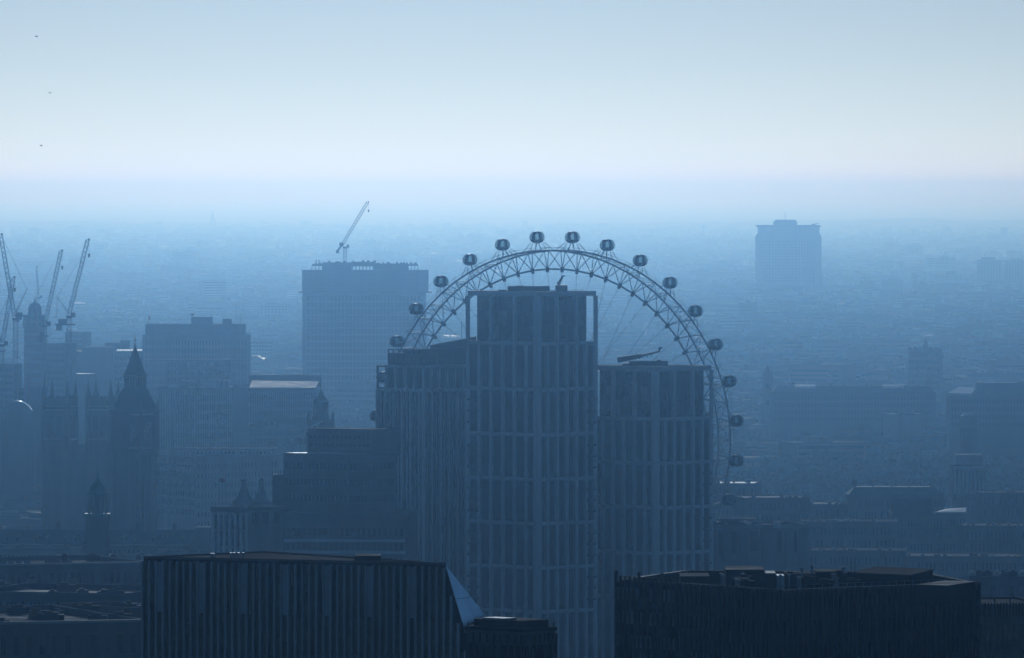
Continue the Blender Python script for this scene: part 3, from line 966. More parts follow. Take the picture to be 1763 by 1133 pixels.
# --- the clock tower
D = 2750.
zz = lambda y: Z(y, D)
L_, C_, R_, B_ = corner(194.5, 242, 270.5, D, 5.9, 9.6)
ctr = (L_ + R_) / 2
al = math.atan2(C_.y - ctr.y, C_.x - ctr.x)
hd = (C_ - ctr).length
r = thing('clock_tower', 'tall gothic clock tower with a pointed spire and clock faces', 'clock tower', (ctr.x, ctr.y, 0))
FOOT.append((ctr.x - 14, ctr.x + 14, ctr.y - 14, ctr.y + 14))
def sq(mb, prof): return mb.lathe((ctr.x, ctr.y), [(hd * a, z) for a, z in prof], 4, al)
part(r, 'shaft', sq(MB(), [(.93, 0), (.93, zz(783)), (.96, zz(779))]), M['sooty'])
part(r, 'clock_stage', sq(MB(), [(1.0, zz(779)), (1.0, zz(776)), (1.02, zz(773)), (1.02, zz(711)), (1.07, zz(709)), (1.07, zz(706))]), M['sooty'])
part(r, 'lower_roof', sq(MB(), [(.93, zz(706)), (.88, zz(701)), (.72, zz(686)), (.58, zz(674)), (.52, zz(669))]), M['iron'])
part(r, 'belfry', sq(MB(), [(.46, zz(669)), (.46, zz(650))]), M['iron'])
part(r, 'belfry_eaves', sq(MB(), [(.47, zz(651)), (.53, zz(649)), (.53, zz(646.5)), (.44, zz(645))]), M['gold'])
part(r, 'spire', sq(MB(), [(.47, zz(646)), (.37, zz(636)), (.27, zz(624)), (.17, zz(613)), (.08, zz(603)), (.045, zz(599))]), M['iron'])
part(r, 'finial', MB().lathe((ctr.x, ctr.y), [(.22, zz(600)), (.5, zz(596.5)), (.2, zz(594)), (.12, zz(588)), (.4, zz(586)), (.1, zz(584)), (.05, zz(574))], 8), M['gold'])
poly = [L_, C_, R_, B_]
for i in range(4):
    a_, b_ = poly[i], poly[(i + 1) % 4]
    ca, cb = lerp2(a_, ctr, -.02), lerp2(b_, ctr, -.02)
    A, u, nrm, LL = face(ca, cb)
    zc = zz(746)
    R_c = 3.5
    cen = A + u * (LL / 2)
    def disc(mb, r0, d0, d1, z0=zc, n=24, ri=0.):
        vs_ = []
        for d in (d0, d1):
            for j in range(n):
                t = 2 * math.pi * j / n
                q = cen + nrm * d + u * (r0 * math.cos(t)); vs_.append((q.x, q.y, z0 + r0 * math.sin(t)))
        fs = [tuple(range(n, 2 * n)), tuple(range(n))[::-1]] + [(j, (j + 1) % n, n + (j + 1) % n, n + j) for j in range(n)]
        return mb.add(vs_, fs)
    cf = part(r, 'clock_frame', disc(MB(), R_c + .35, -.1, .12), M['gold'])
    dl = part(cf, 'clock_face', disc(MB(), R_c, .0, .2), M['clock'])
    mb = MB()
    for j in range(12):                                  # hour marks
        t = math.pi * j / 6
        q = [cen + nrm * .24 + u * (rr * math.cos(t) + e * math.sin(t)) + Vector((0, 0, zc + rr * math.sin(t) - e * math.cos(t))) for rr, e in ((2.6, -.13), (3.25, -.13), (3.25, .13), (2.6, .13))]
        mb.add(q + [p - nrm * .03 for p in q], [(0, 1, 2, 3), (7, 6, 5, 4), (0, 4, 5, 1), (2, 6, 7, 3)])
    part(cf, 'hour_mark', mb, M['iron'], kind='stuff')
    for ang, ln, wd in ((math.radians(62), 2.0, .22), (math.radians(-150), 3.1, .14)):
        q0 = cen + nrm * .3 + Vector((0, 0, zc)); q1 = q0 + u * math.cos(ang) * ln + Vector((0, 0, math.sin(ang) * ln))
        part(cf, 'clock_hand', MB().tube(q0, q1, wd, wd * .4, n=4), M['iron'])
    for j in range(6):                                   # upright ribs and slit windows down the shaft
        s = LL * (.09 + .82 * j / 5)
        ubox(r, 'rib', M['sooty'], A, u, nrm, s - .22, s + .22, -.9, -.25, 3, zz(786))
    for j in range(5):
        s = LL * (.09 + .82 * (j + .5) / 5)
        for k in range(8):
            z0 = zz(1000) + k * 5.2
            if z0 + 3.6 < zz(790): ubox(r, 'slit_window', M['glass'], A, u, nrm, s - .28, s + .28, -.9, -.42, z0, z0 + 3.6)
    bands(r, ca, cb, [zz(772), zz(714)], .6, .22, M['stone'], 'cornice', e=.1)
    fins(r, lerp2(lerp2(a_, ctr, .53), ctr, 0), lerp2(b_, ctr, .53), zz(668), zz(651), 5, .3, .1, M['gold'], 'belfry_shaft', ends=False)
    p_ = poly[i]
    part(r, 'pinnacle', MB().lathe((p_.x, p_.y), [(.45, zz(778)), (.45, zz(703)), (.55, zz(702)), (.3, zz(697)), (.04, zz(688))], 6), M['sooty'])
    for j in range(3):
        e = a_.lerp(b_, (j + 1) / 4); e = lerp2(e, ctr, .2)
        part(r, 'roof_lucarne', MB().lathe((e.x, e.y), [(.4, zz(702)), (.4, zz(697)), (.02, zz(692))], 4), M['iron'])

# --- twin-towered abbey
D = 3100.
zz = lambda y: Z(y, D)
r = thing('abbey_church', 'gothic abbey with two square pinnacled west towers beyond the clock tower', 'church', (X(135, D), D + 30, 0))
FOOT.append((X(40, D), X(225, D), D - 5, D + 70))
part(r, 'nave_wall', MB().box(X(85, D), X(192, D), D + 10, D + 60, 0, zz(800)), M['sooty'])
part(r, 'nave_roof', MB().gable(Vector((X(85, D), D + 10, 0)), Vector((1, 0, 0)), Vector((0, -1, 0)), 0, X(192, D) - X(85, D), 50, zz(800) + .004, zz(770)), M['lead'])
for pxs, tips in (((73, 118, 133), (81, 97, 111, 127)), ((149, 192, 207), (156, 171, 185, 201))):
    L_, C_, R_, B_ = corner(pxs[0], pxs[1], pxs[2], D, 4.2, 9.5)
    cc = (L_ + R_) / 2
    tw = part(r, 'tower', MB().prism([L_, C_, R_, B_], 0, zz(686)), M['sooty'])
    for p_ in (L_, C_, R_, B_):
        q = lerp2(p_, cc, .10)
        part(tw, 'pinnacle', MB().lathe((q.x, q.y), [(1.0, zz(780)), (1.0, zz(684)), (1.15, zz(683)), (.75, zz(676)), (.45, zz(668)), (.04, zz(653))], 8), M['sooty'])
    for a_, b_ in ((L_, C_), (C_, R_)):
        A, u, nrm, LL = face(a_, b_)
        for s in (.36, .64) if LL > 8 else (.5,):
            ubox(tw, 'belfry_window', M['glass'], A, u, nrm, LL * s - 1.0, LL * s + 1.0, -.2, .04, zz(752), zz(716))
        for zc in (zz(700), zz(757), zz(706)): ubox(tw, 'string_course', M['stone'], A, u, nrm, .9, LL - .9, -.1, .25, zc - .3, zc + .3)
        n = int(LL / 1.6)
        for i in range(n): ubox(tw, 'merlon', M['sooty'], A, u, nrm, LL * (i + .2) / n, LL * (i + .75) / n, -.6, .05, zz(686), zz(681.5))

# --- pale block with bright uprights, ogee turrets, dark domed lantern
D = 3020.
L_, C_, R_, B_ = corner(268, 336, 480, D, 26, 34)
zt = Z(786, D)
r = block('colonnaded_block', 'pale flat-roofed block with a screen of bright uprights beside the clock tower', 'building', [L_, C_, R_, B_], zt, M['portland'], M['roof'], parapet=.3)
A, u, nrm, LL = face(L_, C_)
for k, (za, zb_) in enumerate(((776, 787), (790, 801), (804, 814))):
    for i in range(16):
        s = LL * (i + .3) / 16
        ubox(r, 'upright', M['portland'], A, u, nrm, s, s + LL / 16 * .42, .1, .9, Z(zb_, D) - .2, Z(za + 9, D) + 1.6)
windows(r, L_, C_, zt - 22, zt - 1.5, 16, 6, .6, .6)
windows(r, C_, R_, zt - 30, zt - 2, 24, 8, .35, .5, joined=False, mats=[M['blind'], M['glass2'], M['blind']])
q = front(300, 470, D + 16, 14, 2)
part(r, 'upper_wall', MB().prism(q, zt - .3, Z(774, D + 16)), M['portland'])
windows(r, q[0], q[1], zt + .2, Z(774, D + 16) - .5, 24, 1, .5, .6)
part(r, 'upper_roof', MB().prism(grow(q, .4), Z(774, D + 16) + .003, Z(774, D + 16) + .3), M['roof'])
D = 2300.
a_, b_, c_, d_ = front(396, 486, D, 16, 5)
r = block('turreted_block', 'stone block with two bottle-shaped roof turrets behind the finned stone block', 'building', [a_, b_, c_, d_], Z(868, D), M['sooty'], M['slate'])
windows(r, a_, b_, Z(868, D) - 18, Z(868, D) - 1, 14, 5, .45, .6)
for px, w_, yt in ((420, 1.0, 824), (450, .82, 822)):
    c = P(px, 850, D + 6)
    z = lambda y: Z(y, D + 6)
    part(r, 'turret', MB().lathe((c.x, c.y), [(3.3 * w_, z(870)), (3.2 * w_, z(864)), (2.1 * w_, z(857)), (1.3 * w_, z(848)), (.8 * w_, z(838)), (.7 * w_, z(829)), (.95 * w_, z(828)), (.95 * w_, z(826)), (.3, z(825)), (.05, z(yt - 1))], 12), M['slate'])
D = 2880.
zz = lambda y: Z(y, D)
c = P(552.5, 700, D)
r = thing('domed_turret', 'dark baroque turret with a small lantern and corner pinnacles above the stepped office', 'tower', (c.x, c.y, 0))
FOOT.append((c.x - 9, c.x + 9, c.y - 9, c.y + 9))
part(r, 'base', MB().box(c.x - 4.6, c.x + 4.6, c.y - 4.6, c.y + 4.6, 0, zz(722)), M['sooty'])
part(r, 'drum', MB().lathe((c.x, c.y), [(2.9, zz(722)), (2.5, zz(715)), (2.4, zz(712)), (2.3, zz(693)), (2.55, zz(692)), (2.5, zz(690)), (2.2, zz(687)), (1.5, zz(683)), (.9, zz(681)), (.85, zz(676)), (.5, zz(674)), (.15, zz(669)), (.05, zz(660))], 12), M['sooty'])
for sx in (-1, 1):
    for sy in (-1, 1):
        q = (c.x + sx * 4.1, c.y + sy * 4.1)
        part(r, 'pinnacle', MB().lathe(q, [(.5, zz(724)), (.5, zz(716)), (.6, zz(715)), (.3, zz(712)), (.03, zz(708))], 6), M['sooty'])
for i in range(8):
    t = math.pi / 4 * i
    part(r, 'column', MB().tube((c.x + 2.55 * math.cos(t), c.y + 2.55 * math.sin(t), zz(712)), (c.x + 2.55 * math.cos(t), c.y + 2.55 * math.sin(t), zz(693)), .22, n=6), M['stone'])
# sloping glazed roof whose ribs glint
D = 2800.
r = thing('glass_canopy', 'sloping glass canopy with glinting ribs rising beside the stepped office', 'canopy', (X(510, D), D, 0))
a_, b_ = P(489, 770, D), P(528, 738, D + 10)
for i in range(9):
    t = i / 8
    p0 = a_.lerp(b_, t)
    part(r, 'rib', MB().tube(p0, p0 + Vector((5, 16, 2.0)), .22, n=5), M['zinc'])
for i in range(8):
    p0, p1 = a_.lerp(b_, i / 8 + .02), a_.lerp(b_, (i + 1) / 8 - .02)
    off = Vector((5, 16, 2.0))
    part(r, 'pane', MB().add([p0, p1, p1 + off, p0 + off, *[q_ - Vector((0, 0, .12)) for q_ in (p0, p1, p1 + off, p0 + off)]], [(0, 1, 2, 3), (7, 6, 5, 4), (0, 4, 5, 1), (1, 5, 6, 2), (2, 6, 7, 3), (3, 7, 4, 0)]), M['skyglass'])
for t in (0, .33, .66, 1):
    q = a_.lerp(b_, t) + Vector((2.5, 8, 0)); part(r, 'post', MB().tube((q.x, q.y, 0), (q.x, q.y, q.z + .8), .3, n=6), M['dfin'])

# --- slab office with stepped top, and the glazed wing before it
D = 4500.
a_, b_, c_, d_ = front(246, 429, D, 26)
zt = Z(576, D)
r = block('slab_office', 'grey concrete slab office with a stepped top and two roof huts', 'office building', [a_, b_, c_, d_], zt, M['concrete'])
A, u, nrm, LL = face(a_, b_)
fins(r, a_, b_, 8, zt - 1, 34, .55, .35, M['concrete'])
for k, zb_ in enumerate([zt - 3 - 4.2 * i for i in range(14)]): windows(r, a_, b_, zb_ - 3, zb_, 34, 1, .55, .8)
bands(r, a_, b_, [Z(597, D), Z(618, D)], .8, .4, M['stone'])
part(r, 'upper_wall', MB().prism(front(251, 421, D + 3, 20), zt - 1, Z(558, D + 3)), M['dconcrete'])
uq = front(251, 421, D + 3, 20)
fins(r, uq[0], uq[1], zt + .2, Z(558, D + 3) - .6, 30, .4, .2, M['dconcrete'])
part(r, 'roof_hut', MB().prism(front(329, 365, D + 8, 10), Z(558, D + 3) - .1, Z(546, D + 8)), M['dconcrete'])
part(r, 'roof_hut', MB().prism(front(383, 398.5, D + 8, 8), Z(558, D + 3) - .1, Z(549, D + 8)), M['dconcrete'])
for px, y0, y1 in ((330.5, 546, 539), (365, 546, 541), (415, 558, 541), (256, 558, 543)):
    part(r, 'aerial', MB().tube(P(px, y0 + 3, D + 10), P(px, y1, D + 10), .13, n=5), M['dfin'])
part(r, 'flag', MB().box(X(256, D + 10), X(258.6, D + 10), D + 10, D + 10.06, Z(551, D + 10), Z(544, D + 10)), M['flagred'])
part(r, 'dish', MB().lathe((X(331, D + 8), D + 9), [(.1, Z(545, D)), (1.1, Z(541.5, D)), (1.2, Z(540.5, D)), (.1, Z(543, D))], 10), M['zinc'])
D = 4150.
a_, b_, c_, d_ = front(285, 396, D, 20)
zt = Z(618, D)
r = block('dark_wing', 'darker wing with faint window bays in front of the concrete slab office', 'office building', [a_, b_, c_, d_], zt, M['dconcrete'])
windows(r, a_, b_, zt - 24, zt - 1, 18, 6, .6, .6)
bands(r, a_, b_, [zt - .2], .5, .5, M['fin'], 'coping')
D = 3700.
L_, C_, C2, R_ = Vector((X(272, D + 30), D + 30)), Vector((X(340, D), D)), Vector((X(372, D), D)), Vector((X(424, D + 26), D + 26))
poly = [L_, C_, C2, R_, Vector((X(400, D + 50), D + 50)), Vector((X(300, D + 52), D + 52))]
zt = Z(668, D)
r = block('ribbed_conference_hall', 'ribbed concrete hall with a pointed front and bright glazed rooflights', 'hall', poly, zt, M['concrete'], M['lead'], parapet=.4)
for a_, b_, n in ((L_, C_, 16), (C_, C2, 8), (C2, R_, 14)):
    fins(r, a_, b_, 5, zt - 1, n, .4, .4, M['stone'])
    for k in range(8): windows(r, a_, b_, zt - 6 - 4.2 * k, zt - 3 - 4.2 * k, n, 1, .55, .85)
for i in range(6):
    for k in range(3):
        p0 = Vector((X(342 + i * 5, D + 4 + k * 5), D + 4 + k * 5))
        part(r, 'rooflight', MB().prism([(p0.x, p0.y), (p0.x + 1.05, p0.y), (p0.x + 1.05, p0.y + 4), (p0.x, p0.y + 4)], zt - .4, [zt + k * 1.1, zt + k * 1.1, zt + 1.0 + k * 1.1, zt + 1.0 + k * 1.1]), M['zinc'])
for i in range(9):
    q = P(326 + i * 8.5, 656.5, D + 30)
    part(r, 'roof_lantern', MB().lathe((q.x, q.y), [(.5, zt - .4), (.5, q.z - .6), (.9, q.z - .4), (.2, q.z + .6)], 6), M['zinc'])
part(r, 'upper_wall', MB().prism(front(312, 395, D + 32, 12), zt - .5, Z(655, D + 32)), M['concrete'])
for a0, a1, y in ((289, 309, 662), (313, 333, 667), (384, 397, 667), (401, 410, 664.5)):
    q = front(a0, a1, D + 14, 3, 2)
    part(r, 'rooflight', MB().prism(q, zt - .4, [Z(y + 2, D + 14), Z(y + 2.5, D + 14), Z(y, D + 14), Z(y, D + 14)]), M['zinc'])

# --- block with a bright rooflight strip
D = 4600.
a_, b_, c_, d_ = front(141, 262, D, 110, -8)
zt = Z(606, D)
r = block('rooflight_block', 'office block with a brilliant strip of rooflights behind the clock tower spire', 'office building', [a_, b_, c_, d_], zt, M['dconcrete'], M['lead'])
windows(r, a_, b_, zt - 40, zt - 1.5, 26, 10, .6, .6)
part(r, 'tower_wing', MB().prism(front(141, 196, D - 12, 20), 0, Z(598, D - 12)), M['dconcrete'])
for i in range(11):
    q = front(200.5 + i * 4.75, 204.8 + i * 4.75, D + 22, 9)
    part(r, 'rooflight', MB().prism(q, zt - .5, [Z(603.8, D + 22), Z(603.8, D + 22), Z(602.2, D + 22), Z(602.2, D + 22)]), M['zinc'])
roofbox(r, 181, 208, 590.5, D + 85, 10, zt - 1, M['dconcrete'], 'roof_hut')
roofbox(r, 207, 223, 586, D + 92, 10, zt - 1, M['dconcrete'], 'roof_hut')
for a0, a1, y in ((220, 232, 616), (233, 241, 614)):
    q = front(a0, a1, D - 16, 3)
    part(r, 'ledge_rooflight', MB().prism(q, 0, [Z(y + 4, D), Z(y + 4, D), Z(y, D), Z(y, D)]), M['zinc'])
D = 4400.
a_, b_, c_, d_ = front(143, 166, D, 14, -6)
r = block('glass_lean_to', 'low block with a tilted bright roof under the office with the rooflight strip', 'building', [a_, b_, c_, d_], Z(644, D), M['dconcrete'], M['zinc'], parapet=.02)

# --- long block with pale sloping roof
D = 3600.
a_, b_, c_, d_ = front(428, 548, D, 70, -4)
zt = Z(668, D)
r = block('pale_roofed_block', 'long block with a broad pale sloping roof below the reclad tower', 'building', [a_, b_, c_, d_], zt, M['concrete'], M['roof'])
A, u, nrm, LL = face(a_, b_)
q = [a_ + Vector((.3, .2)), b_ + Vector((-1.2, .2)), b_ + Vector((-.3, 36)), a_ + Vector((.3, 36))]
part(r, 'sloping_roof', MB().prism(q, zt - .6, [zt + .1, zt + .1, zt + 2.4, zt + 2.4]), M['paleroof'])
part(r, 'upper_wall', MB().prism(front(428, 552, D + 50, 12), zt - 1, Z(646, D + 50)), M['dconcrete'])
for k in range(6): windows(r, a_, b_, zt - 5 - 4 * k, zt - 1.5 - 4 * k, 30, 1, .6, .7)

# --- striped cathedral campanile and neighbours
D = 4400.
zz = lambda y: Z(y, D)
c = P(60, 600, D)
r = thing('campanile', 'tall brick bell tower with a rounded cap among the construction cranes', 'tower', (c.x, c.y, 0))
FOOT.append((c.x - 12, c.x + 12, c.y - 12, c.y + 12))
part(r, 'shaft', MB().box(c.x - 5.4, c.x + 5.4, c.y - 5.4, c.y + 5.4, 0, zz(564)), M['brick'])
part(r, 'belfry', MB().box(c.x - 6.1, c.x + 6.1, c.y - 6.1, c.y + 6.1, zz(564), zz(552)), M['brick'])
part(r, 'cap', MB().lathe((c.x, c.y), [(4.9, zz(552)), (4.6, zz(543)), (3.6, zz(540)), (3.4, zz(530)), (2.6, zz(524)), (1.2, zz(521)), (.3, zz(519)), (.08, zz(513))], 12), M['lead'])
for k in range(8): ubox(r, 'stripe', M['stone'], Vector((c.x - 5.4, c.y - 5.4, 0)), Vector((1, 0, 0)), Vector((0, -1, 0)), .05, 10.75, -.1, .08, zz(575 + k * 16) - .7, zz(575 + k * 16) + .7)
for s in (.25, .5, .75): ubox(r, 'belfry_opening', M['core'], Vector((c.x - 6.1, c.y - 6.1, 0)), Vector((1, 0, 0)), Vector((0, -1, 0)), 12.2 * s - .8, 12.2 * s + .8, -.1, .06, zz(562), zz(555))
for sx in (-1, 1):
    q = (c.x + sx * 5.2, c.y - 5.2)
    part(r, 'pinnacle', MB().lathe(q, [(.8, zz(553)), (.8, zz(547)), (.1, zz(541))], 8), M['lead'])
for px0, px1, yt, D, nm, lb in ((78, 112, 592, 4300, 'flat_block', 'plain block of flats close beside the brick bell tower'), (-40, 24, 628, 4000, 'flat_block', 'dim block of flats behind the slanting crane masts'),
                                (112, 142, 572, 5200, 'flat_block', 'far faint block of flats behind the upright crane mast'), (24, 44, 668, 3700, 'flat_block', 'narrow dark block at the foot of the leaning crane')):
    a_, b_, c_, d_ = front(px0, px1, D, 18, 3)
    r = block(nm, lb, 'flats', [a_, b_, c_, d_], Z(yt, D), M['dconcrete'])
    windows(r, a_, b_, Z(yt, D) - 26, Z(yt, D) - 1, max(4, (px1 - px0) // 4), 8, .55, .5)
# round glass-roofed hall
D = 3500.
c = P(28, 720, D)
r = thing('glass_domed_hall', 'low hall with a curved glinting glass roof at the foot of the cranes', 'hall', (c.x, c.y, 0))
part(r, 'wall', MB().box(X(2, D), X(58, D), D - 6, D + 2, 0, Z(707, D)), M['dconcrete'])
pr = [(X(4, D) + (X(56, D) - X(4, D)) * t, Z(706, D) + 4.0 * math.sin(math.pi * t) ** .7) for t in [i / 12 for i in range(13)]]
for i in range(12):
    (x0, za), (x1, zb_) = pr[i], pr[i + 1]
    part(r, 'roof_pane', MB().add([(x0, D - 6, za), (x1 - .12, D - 6, zb_), (x1 - .12, D + 2, zb_), (x0, D + 2, za), (x0, D - 6, za - .3), (x1 - .12, D - 6, zb_ - .3), (x1 - .12, D + 2, zb_ - .3), (x0, D + 2, za - .3)],
                                  [(0, 1, 2, 3), (7, 6, 5, 4), (0, 4, 5, 1), (2, 6, 7, 3), (1, 5, 6, 2), (3, 7, 4, 0)]), M['paleroof'] if i in (1,) else M['glass2'])  # one paler pane holds the curved roof's glint in its colour
part(r, 'gable_wall', MB().add([(x, D - 5.7, z - .35) for x, z in pr] + [(x, D - 5.2, z - .35) for x, z in pr] , [tuple(range(13))[::-1], tuple(range(13, 26))]), M['glass'])
part(r, 'doorway', MB().box(X(5, D), X(11, D), D - 6.3, D - 5.9, Z(722, D), Z(710, D)), M['glass2'])

# ================================================================ cranes
def crane(label, D, foot, tip, mast_x, mast_bot, apex=None, deck=None, hook=None, wd=1.5, paint=None, pend=None, slew=None):
    paint = paint or M['yellow']
    b = P(mast_x, 700, D)
    r = thing('tower_crane', label, 'crane', (b.x, b.y, 0), 'luffing cranes')
    f_, t_ = P(*foot, D), P(*tip, D)
    side = Vector((0, 1, 0))
    mb = MB(); lattice(mb, f_, t_, wd, max(6, int((t_ - f_).length / 2.2)), .22, side)
    part(r, 'jib', mb, paint)
    part(r, 'jib_head', MB().tube(t_, t_ + Vector((.9, 0, .5)), .45, .3), M['iron'])
    mb = MB(); mt = P(mast_x, (slew or foot[1]) + 6, D)
    lattice(mb, Vector((mt.x, mt.y, mast_bot)), mt, wd * 1.2, max(6, int((mt.z - mast_bot) / 2.6)), .22, side)
    part(r, 'mast', mb, M['red'] if paint is M['red'] else paint)
    part(r, 'slew_ring', MB().lathe((mt.x, mt.y), [(1.3, mt.z - .3), (1.5, mt.z + .5), (1.2, mt.z + 1.0)], 10), M['iron'])
    part(r, 'cab', MB().box(mt.x + 1.0, mt.x + 2.8, mt.y - 1.2, mt.y + .6, mt.z + .2, mt.z + 2.3), M['pod'])
    if deck:
        (x0, x1, y0, y1) = deck
        part(r, 'machine_deck', MB().box(X(x0, D), X(x1, D), D - 1.3, D + 1.3, Z(y1, D), Z(y1, D) + .7), M['iron'])
        part(r, 'winch_house', MB().box(X(x0 + (x1 - x0) * .15, D), X(x0 + (x1 - x0) * .6, D), D - 1.1, D + 1.1, Z(y1, D) + .7, Z(y0, D)), M['iron'])
        part(r, 'counterweight', MB().box(X(x0 + 2, D), X(x0 + 2 + (x1 - x0) * .28, D), D - 1.0, D + 1.0, Z(y1 + 9, D), Z(y1, D)), M['dconcrete'])
    if apex:
        ap = P(*apex, D)
        mb = MB()
        for s_ in (-.7, .7):
            mb.tube(f_ + Vector((0, s_, 0)), ap + Vector((0, s_ * .3, 0)), .2, n=4)
            if deck: mb.tube(P(deck[0] + 2, deck[2], D) + Vector((0, s_, 0)), ap + Vector((0, s_ * .3, 0)), .13, n=4)
        part(r, 'a_frame', mb, paint)
        pe = P(*pend, D) if pend else f_.lerp(t_, .75)
        part(r, 'pendant_line', MB().tube(ap, pe, .10, n=4), M['cable'])
    if hook:
        h_ = P(*hook, D)
        part(r, 'hoist_rope', MB().tube(t_ + Vector((.6, 0, 0)), Vector((t_.x + .6, t_.y, h_.z)), .06, n=3), M['cable'])
        part(r, 'hook_block', MB().tube(Vector((t_.x + .6, t_.y, h_.z + .8)), Vector((t_.x + .6, t_.y, h_.z - .9)), .6, .35, n=6), M['iron'])
    return r

crane('luffing crane with the most upright mast, jib raised beside the slab office', 3750, (119, 541), (151, 413), 119, 0, (98.5, 511), (95, 130, 549, 560), (151, 440), pend=(134, 452))
crane('luffing crane whose jib rises from behind the brick bell tower', 3900, (78, 556), (105, 432), 77, 0, (60, 514), (66, 84, 571, 580), (104, 461), pend=(91, 455))
crane('luffing crane with a long jib running out of the picture edge and a leaning mast', 3700, (25, 545), (1, 404), 27, 0, (46, 498), (25, 48, 538, 545), None, pend=(8, 416))
crane('luffing crane with its jib crossing in front of the leaning mast', 3600, (4, 590), (23, 478), 3, 0, (-10, 560), (-14, 8, 598, 606), (23, 499), pend=(19, 505))
crane('far thin crane seen as a faint line above the brick bell tower', 6200, (66, 508), (63, 459), 66, 0, None, None, None, wd=.9)
b = P(46, 700, 3650)
r = thing('hoist_mast', 'reddish lattice hoist mast standing by the curved glass hall', 'hoist', (b.x, b.y, 0))
mb = MB(); lattice(mb, Vector((b.x, b.y, 0)), P(46, 652, 3650), 1.9, 26, .2, Vector((0, 1, 0)))
part(r, 'mast', mb, M['red'])
part(r, 'cage', MB().box(b.x + 1, b.x + 2.6, b.y - .9, b.y + .9, Z(722, 3650), Z(712, 3650)), M['red'])
part(r, 'mast_head', MB().tube(P(42, 653, 3650), P(51, 651, 3650), .3), M['red'])

# ================================================================ the reclad tower with a crane on top
D = 5600.
zz = lambda y: Z(y, D)
a_, b_, c_, d_ = front(520, 733, D, 26)
ctr = (a_ + c_) / 2
r = thing('reclad_tower', 'wide office tower under renovation with open scaffold storeys and a crane on its roof', 'tower', (ctr.x, ctr.y, 0))
FOOT.append((a_.x - 10, b_.x + 20, D - 10, D + 40))
oct_ = [a_ + Vector((0, 7)), a_ + Vector((3.2, 0)), b_ - Vector((3.2, 0)), b_ + Vector((0, 7)), c_, d_]
part(r, 'wall', MB().prism(oct_, 0, zz(505)), M['concrete'])
up = front(520.5, 737, D - 1, 27)
part(r, 'upper_wall', MB().prism(up, zz(501), zz(466)), M['dconcrete'])
part(r, 'collar', MB().prism(front(514, 742.5, D - 3, 30), zz(504.5), zz(501.5)), M['dfin'])
A, u, nrm, LL = face(oct_[1], oct_[2])
nc, z0_, z1_ = 30, zz(690), zz(508)
nr = 16
for i in range(nr + 1): ubox(r, 'spandrel', M['concrete'], A, u, nrm, 0, LL, -.1, .22, z0_ + (z1_ - z0_) * i / nr - .55, z0_ + (z1_ - z0_) * i / nr + .5)
for i in range(nc + 1): ubox(r, 'mullion', M['concrete'], A, u, nrm, LL * i / nc - .22, LL * i / nc + .22, -.1, .3, z0_, z1_)
windows(r, oct_[1], oct_[2], z0_, z1_, nc, nr, .78, .66, M['glass'], m0=0)
A, u, nrm, LL = face(up[0], up[1])
for i in range(10):
    zz_ = zz(500) + (zz(467) - zz(500)) * i / 9
    ubox(r, 'scaffold_lift', M['dfin'], A, u, nrm, -.6, LL + .6, -.1, .5, zz_ - .12, zz_ + .12)
for i in range(44): ubox(r, 'scaffold_pole', M['dfin'], A, u, nrm, LL * i / 43 - .1, LL * i / 43 + .1, .3, .5, zz(501), zz(464.5) + (.4 if i % 4 else 1.2))
for s0 in [6.0 + 2.5 * i for i in range(3)] + [71 + 2.7 * i for i in range(4)]:
    for y in (493, 515.5):
        ubox(r, 'sky_gap_pane', M['glass2'], A if y < 500 else face(oct_[1], oct_[2])[0], u, nrm, s0, s0 + 1.0, -.1, .45, zz(y + 2.4), zz(y - 1.6))  # pale panes put in place of open gaps where sky shows through
# roof: solid plant, open frames at both ends, gap under the middle beam
part(r, 'roof', MB().prism(front(521, 736.5, D - 1, 26), zz(466) + .003, zz(466) + .3), M['roof'])
for x0, x1, y in ((555, 605, 452), (644, 703, 454)):
    part(r, 'plant_room', MB().prism(front(x0, x1, D + 3, 16), zz(466) + .31, zz(y)), M['dconcrete'])
part(r, 'roof_beam', MB().prism(front(603, 646, D + 3, 14), zz(459), zz(451)), M['dconcrete'])
for i in range(7): part(r, 'roof_post', MB().prism(front(606 + i * 6, 607.5 + i * 6, D + 3, .6), zz(466) + .31, zz(459)), M['dfin'])
for x0, x1 in ((537, 555), (703, 719.5)):
    part(r, 'roof_beam', MB().prism(front(x0, x1, D + 3, 12), zz(458), zz(455)), M['dfin'])
    for i in range(4): part(r, 'roof_post', MB().prism(front(x0 + (x1 - x0) * i / 3 - .5, x0 + (x1 - x0) * i / 3 + .5, D + 3, .5), zz(466) + .31, zz(458)), M['dfin'])
rb = random.Random(3)
for i in range(34):
    x = rb.uniform(538, 718); w_ = rb.uniform(1, 5)
    base = 452 if 555 < x < 603 else 451 if x < 646 else 454 if x < 703 else 455
    if x < 555: base = 455
    part(r, 'roof_clutter', MB().prism(front(x, x + w_, D + 5, 3), zz(base) - .2, zz(base - rb.uniform(.6, 3.2))), M['dfin'])
for x in (543.5, 548.5): part(r, 'roof_post', MB().prism(front(x, x + 1.6, D + 5, 1), zz(456), zz(447)), M['dfin'])
cr = crane('small luffing crane on the roof of the reclad tower, jib pointing skyward', D + 8, (589.5, 421), (633, 348), 594, zz(452), None, None, (634.5, 363), wd=1.7)
part(cr, 'counter_jib', MB().tube(P(589.5, 421, D + 8), P(580.5, 433, D + 8), .55, .8, n=6), M['iron'])
part(cr, 'counterweight', MB().box(X(578, D), X(583, D), D + 7, D + 9, Z(436, D + 8), Z(431, D + 8)), M['iron'])
part(cr, 'winch', MB().box(X(584, D), X(591, D), D + 7, D + 9, Z(424, D + 8), Z(417.5, D + 8)), M['iron'])

